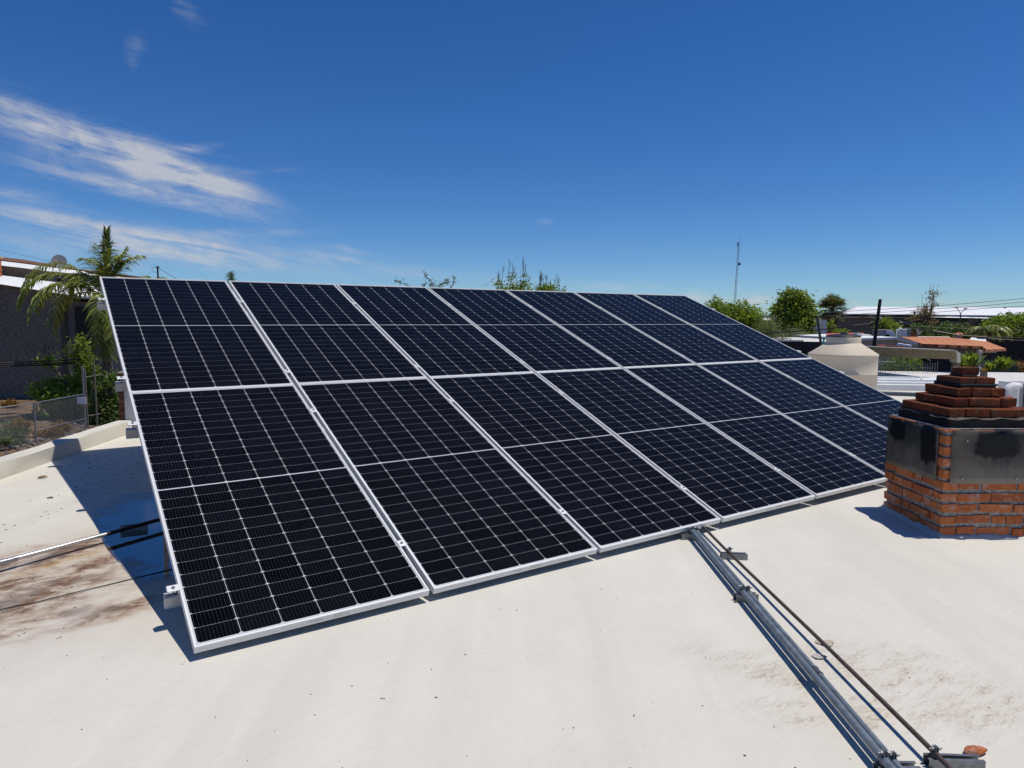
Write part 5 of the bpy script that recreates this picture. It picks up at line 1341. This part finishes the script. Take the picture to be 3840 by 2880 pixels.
# solar water heater barrel and red tiles on the khaki beam
mb = MB(); a = far(3364, 1292, 19.4); b = far(3418, 1300, 19.2); mb.tube([a, a.lerp(b, .05), a.lerp(b, .95), b], [.03, .055, .055, .03], 16)
wh = thing('solar_water_heater', 'shiny blue grey steel barrel of a solar water heater', 'water heater', a - Z_ * .3); mb.build('barrel', M_['chrome'], wh, smooth='auto')
mb = MB(); mb.tube([a.lerp(b, .3) - Z_ * .4, a.lerp(b, .3) + Z_ * .0], .02, 6); mb.tube([a.lerp(b, .75) - Z_ * .4, a.lerp(b, .75)], .02, 6); mb.tube([a.lerp(b, .42) + Z_ * .05, a.lerp(b, .52) + Z_ * .075, a.lerp(b, .6) + Z_ * .05], .02, 8); mb.build('bracket', M_['blackpl'], wh)
mb = MB()
for i in range(9):
    p = far(3313 + i * 8.6, 1299.5 + i * .7, 18.6); mb.tube([p - FH * .15, p + FH * .25], .045, 9)
tag(mb.build('tile_row', M_['redp']), 'short row of dark red roof tiles above the khaki beam', 'roof tiles')
# rooftop air conditioners and the little dish
rn = ['boxy grey rooftop air conditioner with a curved white duct', 'upright white and grey rooftop air conditioner']
D = 38
a1_ = thing('rooftop_air_conditioner', rn[0], 'air conditioner', far(3320, 1266, D), 'rooftop air conditioners')
mb = MB(); pbox(mb, 3292, 1236, 3323, 1266, D, .6); mb.build('casing', M_['acgrey'], a1_, bevel=.02)
mb = MB(); P = [far(3324, 1243, D), far(3345, 1243, D), far(3354, 1250, D), far(3357, 1266, D)]
q = [far(3324, 1266, D), far(3358, 1266, D), far(3357, 1252, D), far(3352, 1243, D), far(3344, 1238, D), far(3324, 1236.5, D)]; mb.prism(q, FH * .5); mb.build('duct', M_['whitep'], a1_, bevel=.02)
mb = MB(); pbox(mb, 3323, 1254, 3336, 1264, D - .05, .1); mb.build('opening', M_['dark'], a1_)
a2_ = thing('rooftop_air_conditioner', rn[1], 'air conditioner', far(3395, 1264, D), 'rooftop air conditioners')
mb = MB(); pbox(mb, 3377, 1234, 3400, 1264, D, .5); mb.build('duct', M_['whitep'], a2_, bevel=.02)
mb = MB(); pbox(mb, 3400, 1233, 3416, 1264, D + .02, .5); mb.build('casing', M_['acgrey'], a2_, bevel=.02)
mb = MB(); mb.tube([far(3367, 1266, D), far(3369, 1248, D), far(3376, 1234, D), far(3380, 1232, D)], .07, 8); mb.build('elbow', M_['insul'], a2_, smooth=True)
mb = MB(); pbox(mb, 3414, 1247, 3431, 1254, D, .5); pbox(mb, 3417, 1254, 3430, 1262, D + .02, .4); tag(mb.build('vent_block', M_['redp']), 'small red capped roof vent right of the upright air conditioner', 'vent')
mb = MB(); pbox(mb, 3290, 1261, 3301, 1266, 37.5, .3); pbox(mb, 3306, 1261, 3318, 1266.5, 37.5, .3); tag(mb.build('roof_box', M_['whitep'], bevel=.03), 'pair of low white boxes joined in front of the boxy air conditioner', 'box')
c = far(3441, 1246, D); ds = thing('satellite_dish', 'tiny white satellite dish on the roof beside the red capped vent', 'satellite dish', c - Z_ * .3)
mb = MB(); nrm = (-FH * .35 + RH * .8 + Z_ * .4).normalized(); xx = nrm.cross(Z_).normalized(); yy = xx.cross(nrm); n = 18
for (rr, dp) in ((0, 0), (.1, .01), (.2, .05)):
    for i in range(n): t_ = 2 * math.pi * i / n; mb.v.append(c + (xx * math.cos(t_) + yy * math.sin(t_)) * rr + nrm * dp)
for j in range(2):
    for i in range(n): a = j * n + i; b = j * n + (i + 1) % n; mb.f.append((a, b, b + n, a + n)); mb.m.append(0)
mb.build('reflector', M_['whitep'], ds, smooth=True).modifiers.new('thick', 'SOLIDIFY').thickness = .015
mb = MB(); mb.tube([c - yy * .15, c + nrm * .25], .015, 5); mb.tube([c - nrm * .02, c - Z_ * .35], .02, 5); mb.build('arm', M_['whitep'], ds)
# red tin and clutter behind the tank lid
mb = MB(); mb.prism([far(3098, 1257, 36), far(3240, 1252, 36), far(3240, 1248, 37), far(3205, 1247.5, 37), far(3098, 1250, 37)], Z_ * -.1); tag(mb.build('red_roof', M_['redp']), 'low red roof strip behind the water tank lid', 'roof')
mb = MB(); pbox(mb, 3213, 1248, 3231, 1266, 35.5, .4); tag(mb.build('roof_vent', M_['acgrey'], bevel=.03), 'square grey roof vent behind the tank lid', 'vent')
mb = MB(); q = [far(3232, 1266, 35), far(3272, 1266, 35), far(3271, 1258, 35), far(3262, 1254, 35), far(3232, 1252.5, 35)]; mb.prism(q, FH * 1); tag(mb.build('rolled_cover', M_['whitep'], bevel=.04), 'rounded white cover on the roof right of the grey vent', 'cover')
# walls in the middle distance
mb = MB(); a = far(2880, 1279, 27); b = far(3130, 1283, 27); mb.prism([fp(a, GZ), fp(b, GZ), b, a], FH * .2); dw = thing('dark_wall', 'dark block garden wall with a pale coping behind the array corner', 'wall', fp(a, GZ)); mb.build('wall', M_['bstone'], dw)
mb = MB(); mb.prism([a - Z_ * .02 - FH * .03, far(3012, 1281, 27) - FH * .03, far(3012, 1276, 27) - FH * .03, a + Z_ * .05 - FH * .03], FH * .26); mb.build('coping', M_['wplaster'], dw)
mb = MB(); a = far(3020, 1200, 56); b = far(3101, 1200, 56); mb.prism([fp(a, GZ), fp(b, GZ), b, far(3070, 1197, 56), a], FH * 6); tag(mb.build('white_building', M_['whitep']), 'plain white building end wall right of the round tree', 'building')
lw_ = thing('long_shed', 'long low grey shed with a white roof left of the round tree', 'building', fp(far(2890, 1220, 85), GZ))
mb = MB(); a = far(2800, 1199, 85); b = far(2960, 1200, 85); mb.prism([fp(a, GZ), fp(b, GZ), b, a], FH * 10); mb.build('wall', M_['mgrey'], lw_)
mb = MB(); mb.prism([far(2800, 1200, 84.8), far(2960, 1200.5, 84.8), far(2960, 1192, 86), far(2800, 1190, 86)], FH * 9); mb.build('roof', M_['wroof'], lw_)
# black leaning pole behind the tank
p = far(3083, 1320, 14); q = far(3064, 1186, 14.3); mb = MB(); mb.tube([fp(p, gz(p.x, p.y)) + (p - q) * .2, p, q], [.03, .028, .022], 8); tag(mb.build('steel_post', M_['blackpl'], loc=fp(p, gz(p.x, p.y))), 'thin black leaning post rising behind the water tank', 'post')
# wooden utility pole
D = 27; p = far(3277, 1300, D); q = far(3301, 1122, D); up_ = thing('utility_pole', 'thick black leaning wooden pole with coiled cable right of the tank', 'pole', fp(p, GZ) + (p - q) * ((p.z - GZ) / (q.z - p.z)) * Vector((1, 1, 0)))
mb = MB(); dpp = (q - p); foot = p - dpp * ((p.z - GZ) / dpp.z); mb.tube([foot, p, q - dpp * .02, q], [.075, .070, .058, .05], 12); mb.build('pole', M_['wood'], up_, smooth='auto')
mb = MB()
for (cx, cy, rr) in ((3269, 1222, .105), (3271, 1223, .085), (3306, 1222, .12)):
    c = far(cx, cy, D - .1); mb.tube([c + RH * rr * .75 * math.cos(t_) + Z_ * rr * math.sin(t_) for t_ in [i * .35 for i in range(19)]], .010, 5)
mb.build('cable_coil', M_['cable'], up_)
mb = MB(); c = far(3303, 1192, D - .1); mb.lathe(c - Z_ * .03, [(.001, 0), (.03, .01), (.03, .05), (.001, .06)], 8); c = far(3297, 1212, D - .1); mb.lathe(c - Z_ * .02, [(.001, 0), (.025, .01), (.025, .04), (.001, .05)], 8); mb.build('insulator', M_['insul'], up_, smooth=True)
# overhead cables on the right
cable('thick black cable from the wooden pole to the left over the dark wall', [(3288, 1211, 27), (3200, 1221, 27.2), (3080, 1236, 28), (2960, 1244, 29), (2860, 1250, 30), (2760, 1252, 31)], .022)
cable('thick black cable sagging right from the roof of the beige house', [(3420, 1228, 34), (3500, 1240, 33), (3600, 1258, 32.5), (3700, 1264, 32), (3840, 1268, 31), (4000, 1268, 30)], .028)
cable('second black cable sagging lower right above the tiled roof', [(3380, 1226, 36), (3480, 1242, 35), (3580, 1256, 34), (3660, 1262, 33.5), (3760, 1274, 33), (3840, 1277, 32.5), (4000, 1278, 32)], .022)
cable('highest of the three thin cables in the sky at the right', [(3100, 1172, 60), (3500, 1148, 58), (3650, 1136, 57), (3840, 1119, 56), (4100, 1096, 55)], .022)
cable('middle of the three thin cables in the sky at the right', [(3100, 1186, 60), (3500, 1159, 58), (3650, 1150, 57), (3840, 1132, 56), (4100, 1108, 55)], .022)
cable('lowest of the three thin cables in the sky at the right', [(3100, 1198, 60), (3500, 1172, 58), (3700, 1156, 57), (3840, 1147, 56), (4100, 1126, 55)], .022)
for i, y in enumerate((1231, 1237, 1243, 1250)):
    cable('%s of the four faint cables in front of the right bushes' % ('highest', 'second', 'third', 'lowest')[i], [(3420, y - 8, 40), (3600, y, 39.5), (3840, y + 8, 39), (4000, y + 10, 38.5)], .010)

# warehouse with white roof
D = 105; W0 = thing('warehouse', 'long dark grey warehouse with a white sheet metal roof on the right', 'building', fp(far(3500, 1230, D), GZ))
mb = MB(); a = far(3148, 1182, D); b = far(4300, 1192, D); mb.prism([fp(a, GZ), fp(b, GZ), b, a], FH * 34); mb.build('wall', M_['dgrey'], W0)
mb = MB(); P = [far(3150, 1180.5, D - .6), far(4300, 1193, D - .6), far(4300, 1158, D + 17), far(3213, 1149.5, D + 17)]; mb.prism(P, Z_ * -.35); P = [far(3213, 1149.5, D + 17), far(4300, 1158, D + 17), far(4300, 1158, D + 17) + FH * 17 - Z_ * 2, far(3213, 1149.5, D + 17) + FH * 17 - Z_ * 2]; mb.prism(P, Z_ * -.35); mb.build('roof', M_['wroof'], W0)
mb = MB(); mb.tube([far(3150, 1181.5, D - .7), far(4300, 1194, D - .7)], .22, 6); mb.build('gutter', M_['blackpl'], W0)
mb = MB(); mb.prism([far(3150, 1180.5, D - .7), far(3213, 1149, D + 16.9), far(3213, 1146.8, D + 16.9), far(3147, 1178, D - .7)], RH * .3); mb.build('gable_trim', M_['wplaster'], W0)
mb = MB(); pbox(mb, 3340, 1205, 3432, 1218, D - 1.2, 1); mb.build('canopy', M_['mgrey'], W0)
mb = MB(); pbox(mb, 3368, 1218, 3428, 1236, D - .4, .3); mb.build('doorway', M_['dark'], W0)
mb = MB(); pbox(mb, 3455, 1205, 3518, 1219, D - .4, .3); mb.build('pale_panel', M_['wplaster'], W0)
BX = thing('annex_building', 'dark annex of the warehouse with a glazed front and solar panels on its edge', 'building', fp(far(3600, 1230, 98), GZ))
mb = MB(); pbox(mb, 3518, 1190, 3728, 1260, 98, 6, 98); mb.build('wall', M_['dark'], BX)
mb = MB(); P = [far(3544, 1190.5, 97), far(3725, 1194, 97), far(3725, 1191, 97.2), far(3546, 1187.5, 97.2)]; mb.prism(P, FH * 4); mb.build('roof_edge', M_['wroof'], BX)
for (x0, x1) in ((3528, 3551), (3553, 3573), (3576, 3597)):
    mb = MB(); pbox(mb, x0, 1205, x1, 1236, 97.8, .1); mb.build('window', M_['glass'], BX)
for i in range(9):
    x = 3552 + i * 19.2; mb = MB(); P = [far(x, 1188.5 + i * .38, 97.3), far(x + 15.5, 1188.8 + i * .38, 97.3), far(x + 20.5, 1184.4 + i * .38, 98.9), far(x + 5, 1184.1 + i * .38, 98.9)]; mb.prism(P, Z_ * -.05)
    tag(mb.build('solar_module', M_['cell']), 'small dark blue solar panel on the edge of the annex roof', 'solar panel', 'solar panels on the annex roof')
# double street lamp, cross arm pole, lattice mast
D = 70; p = far(3602, 1260, D); sl = thing('street_lamp', 'double armed street lamp in front of the annex', 'street lamp', fp(p, GZ))
j = far(3602, 1175, D); mb = MB(); mb.tube([fp(p, GZ), j], [.09, .06], 8); mb.build('pole', plain('rusty_steel', (.16, .11, .09), .7, .3, .2, 8, 0), sl)
for sx, e in ((-1, (3589, 1154)), (1, (3618, 1158))):
    mb = MB(); e_ = far(e[0], e[1], D); mb.tube([j, j.lerp(e_, .6) + Z_ * -.05, e_], .035, 6); am = mb.build('arm', M_['chain'], sl)
    mb = MB(); mb.tube([e_, e_ + RH * sx * -.05, e_ + RH * (.28 * sx) + Z_ * .04], [.05, .09, .05], 8); mb.build('lamp_head', M_['acgrey'], am, smooth=True)
p = far(3424, 1262, 62); cp_ = thing('utility_pole', 'distant utility pole with cross arms left of the thin brown tree', 'pole', fp(p, GZ)); tpz = up_to(3426, 1167, 62)
mb = MB(); mb.tube([fp(p, GZ), fp(p, tpz)], [.11, .08], 8); mb.build('pole', M_['wood'], cp_)
mb = MB(); mb.frame(fp(p, tpz - .12) - RH * .3, RH * .78, FH * .08, Z_ * .08); mb.frame(fp(p, tpz - .42) - RH * .12, RH * .3, FH * .08, Z_ * .06); mb.build('cross_arm', M_['wood'], cp_)
D = 260; p = far(2754, 1150, D); q = far(2771.5, 908, D); mt = thing('lattice_mast', 'thin tall lattice radio mast above the trees', 'mast', fp(p, GZ)); ax = (q - p); ft = p - ax * ((p.z - GZ) / ax.z)
mb = MB(); hw = .36; C3 = [RH * hw, RH * -hw, FH * hw]
for v in C3: mb.tube([ft + v, q + v * .75], .045, 5)
n = 46
for i in range(n):
    a = ft.lerp(q, i / n); b = ft.lerp(q, (i + 1) / n)
    for k in range(3): mb.tube([a + C3[k], b + C3[(k + 1) % 3]], .016, 4, 0, False)
    mb.tube([a + C3[0], a + C3[1]], .016, 4, 0, False)
mb.tube([q, q + ax.normalized() * 1.6], .05, 5); mb.build('lattice', plain('mast_red_white', (.30, .16, .17), .6, .2, .3, .4, 0), mt)
mb = MB(); c = p.lerp(q, .66); mb.tube([c - FH * .6 + RH * .4, c - FH * .8 + RH * .5], .55, 12); c = p.lerp(q, .93); mb.tube([c - RH * .4, c - RH * .4 + Z_ * 1.6], .16, 6); mb.build('antenna', M_['dark'], mt)

# trees on the right
tree('thin_brown_tree', 'tall thin half bare tree with brownish leaves in front of the warehouse', 'tree', far(3468, 1250, 52), [bl(3502, 1105, 15, 24, 52), bl(3494, 1135, 20, 22, 52), bl(3480, 1165, 22, 20, 52), bl(3470, 1150, 12, 20, 52), bl(3478, 1195, 26, 20, 52), bl(3432, 1205, 16, 22, 52), bl(3440, 1180, 10, 12, 52), bl(3500, 1205, 12, 14, 52)], 1500, .17, .06, M_['bleaf'], 50, trunk=.10, twigs=14, twiglen=.7)
tree('roadside_bush', 'dark green bushes along the road below the thin brown tree', 'bush', far(3500, 1270, 47), [bl(3450, 1246, 40, 22, 47), bl(3500, 1250, 44, 22, 47), bl(3550, 1246, 40, 22, 47), bl(3585, 1250, 30, 22, 47), bl(3430, 1240, 20, 18, 47)], 3200, .24, .10, M_['dleaf'], 51)
tree('roadside_bush', 'leafy bush right of the black wooden pole', 'bush', far(3335, 1250, 60), [bl(3318, 1220, 24, 22, 60), bl(3345, 1222, 24, 18, 60), bl(3310, 1205, 12, 12, 60)], 1500, .26, .12, M_['gleaf'], 52)
tree('bare_shrub', 'grey leafless twiggy shrub left of the bright palm', 'shrub', far(3650, 1260, 44), [bl(3650, 1232, 26, 22, 44), bl(3625, 1240, 24, 20, 44)], 500, .14, .02, M_['wleaf'], 53, twigs=40, twiglen=.55, trunk=.08)
tree('broad_tree', 'wide dark green treetop at the right edge below the warehouse roof', 'tree', far(3790, 1270, 50), [bl(3740, 1220, 30, 26, 50), bl(3780, 1205, 34, 24, 50), bl(3825, 1210, 36, 26, 50), bl(3870, 1215, 40, 34, 50), bl(3770, 1240, 50, 26, 50), bl(3830, 1245, 50, 28, 50), bl(3900, 1245, 40, 28, 50)], 7000, .28, .12, M_['gleaf'], 54)
D = 40; q = far(3712, 1240, D); b = Vector((q.x, q.y, GZ))
palm('palm_tree', 'bright green feathery palm behind the tiled roof', b, q, [(dv(math.cos(k) * .9, .55 + .3 * math.sin(k * 5), math.sin(k) * .9), 1.35, .30, 0) for k in [i * .39 for i in range(16)]], M_['pleaf'], 55, .14, .11, .42, lw=.05)
tree('shrub', 'bushy green foliage behind the small pink chimney', 'shrub', far(3610, 1275, 43), [bl(3615, 1240, 24, 26, 43), bl(3580, 1255, 26, 16, 43), bl(3640, 1262, 26, 14, 43)], 1600, .2, .09, M_['dleaf'], 56)
mb = MB(); P = [far(3632, 1276, 38), far(3700, 1284, 38), far(3695, 1264, 40), far(3645, 1264, 40)]; mb.prism(P, Z_ * -.1)
tag(mb.build('white_tin_roof', M_['wroof']), 'scrap of white tin roof behind the tiled roof and the palm', 'roof')
mb = MB(); a = far(3700, 1268, 41.5); b = far(4150, 1262, 39); mb.prism([fp(a, GZ), fp(b, GZ), b, a], FH * .4); tag(mb.build('stone_wall', M_['bstone']), 'high black stone wall at the right edge behind the tiled house', 'wall')
tree('flowering_shrub', 'yellowish low shrub at the foot of the black stone wall', 'shrub', far(3830, 1390, 30), [bl(3830, 1376, 26, 14, 30), bl(3860, 1380, 30, 14, 30)], 900, .14, .06, M_['oleaf'], 57)
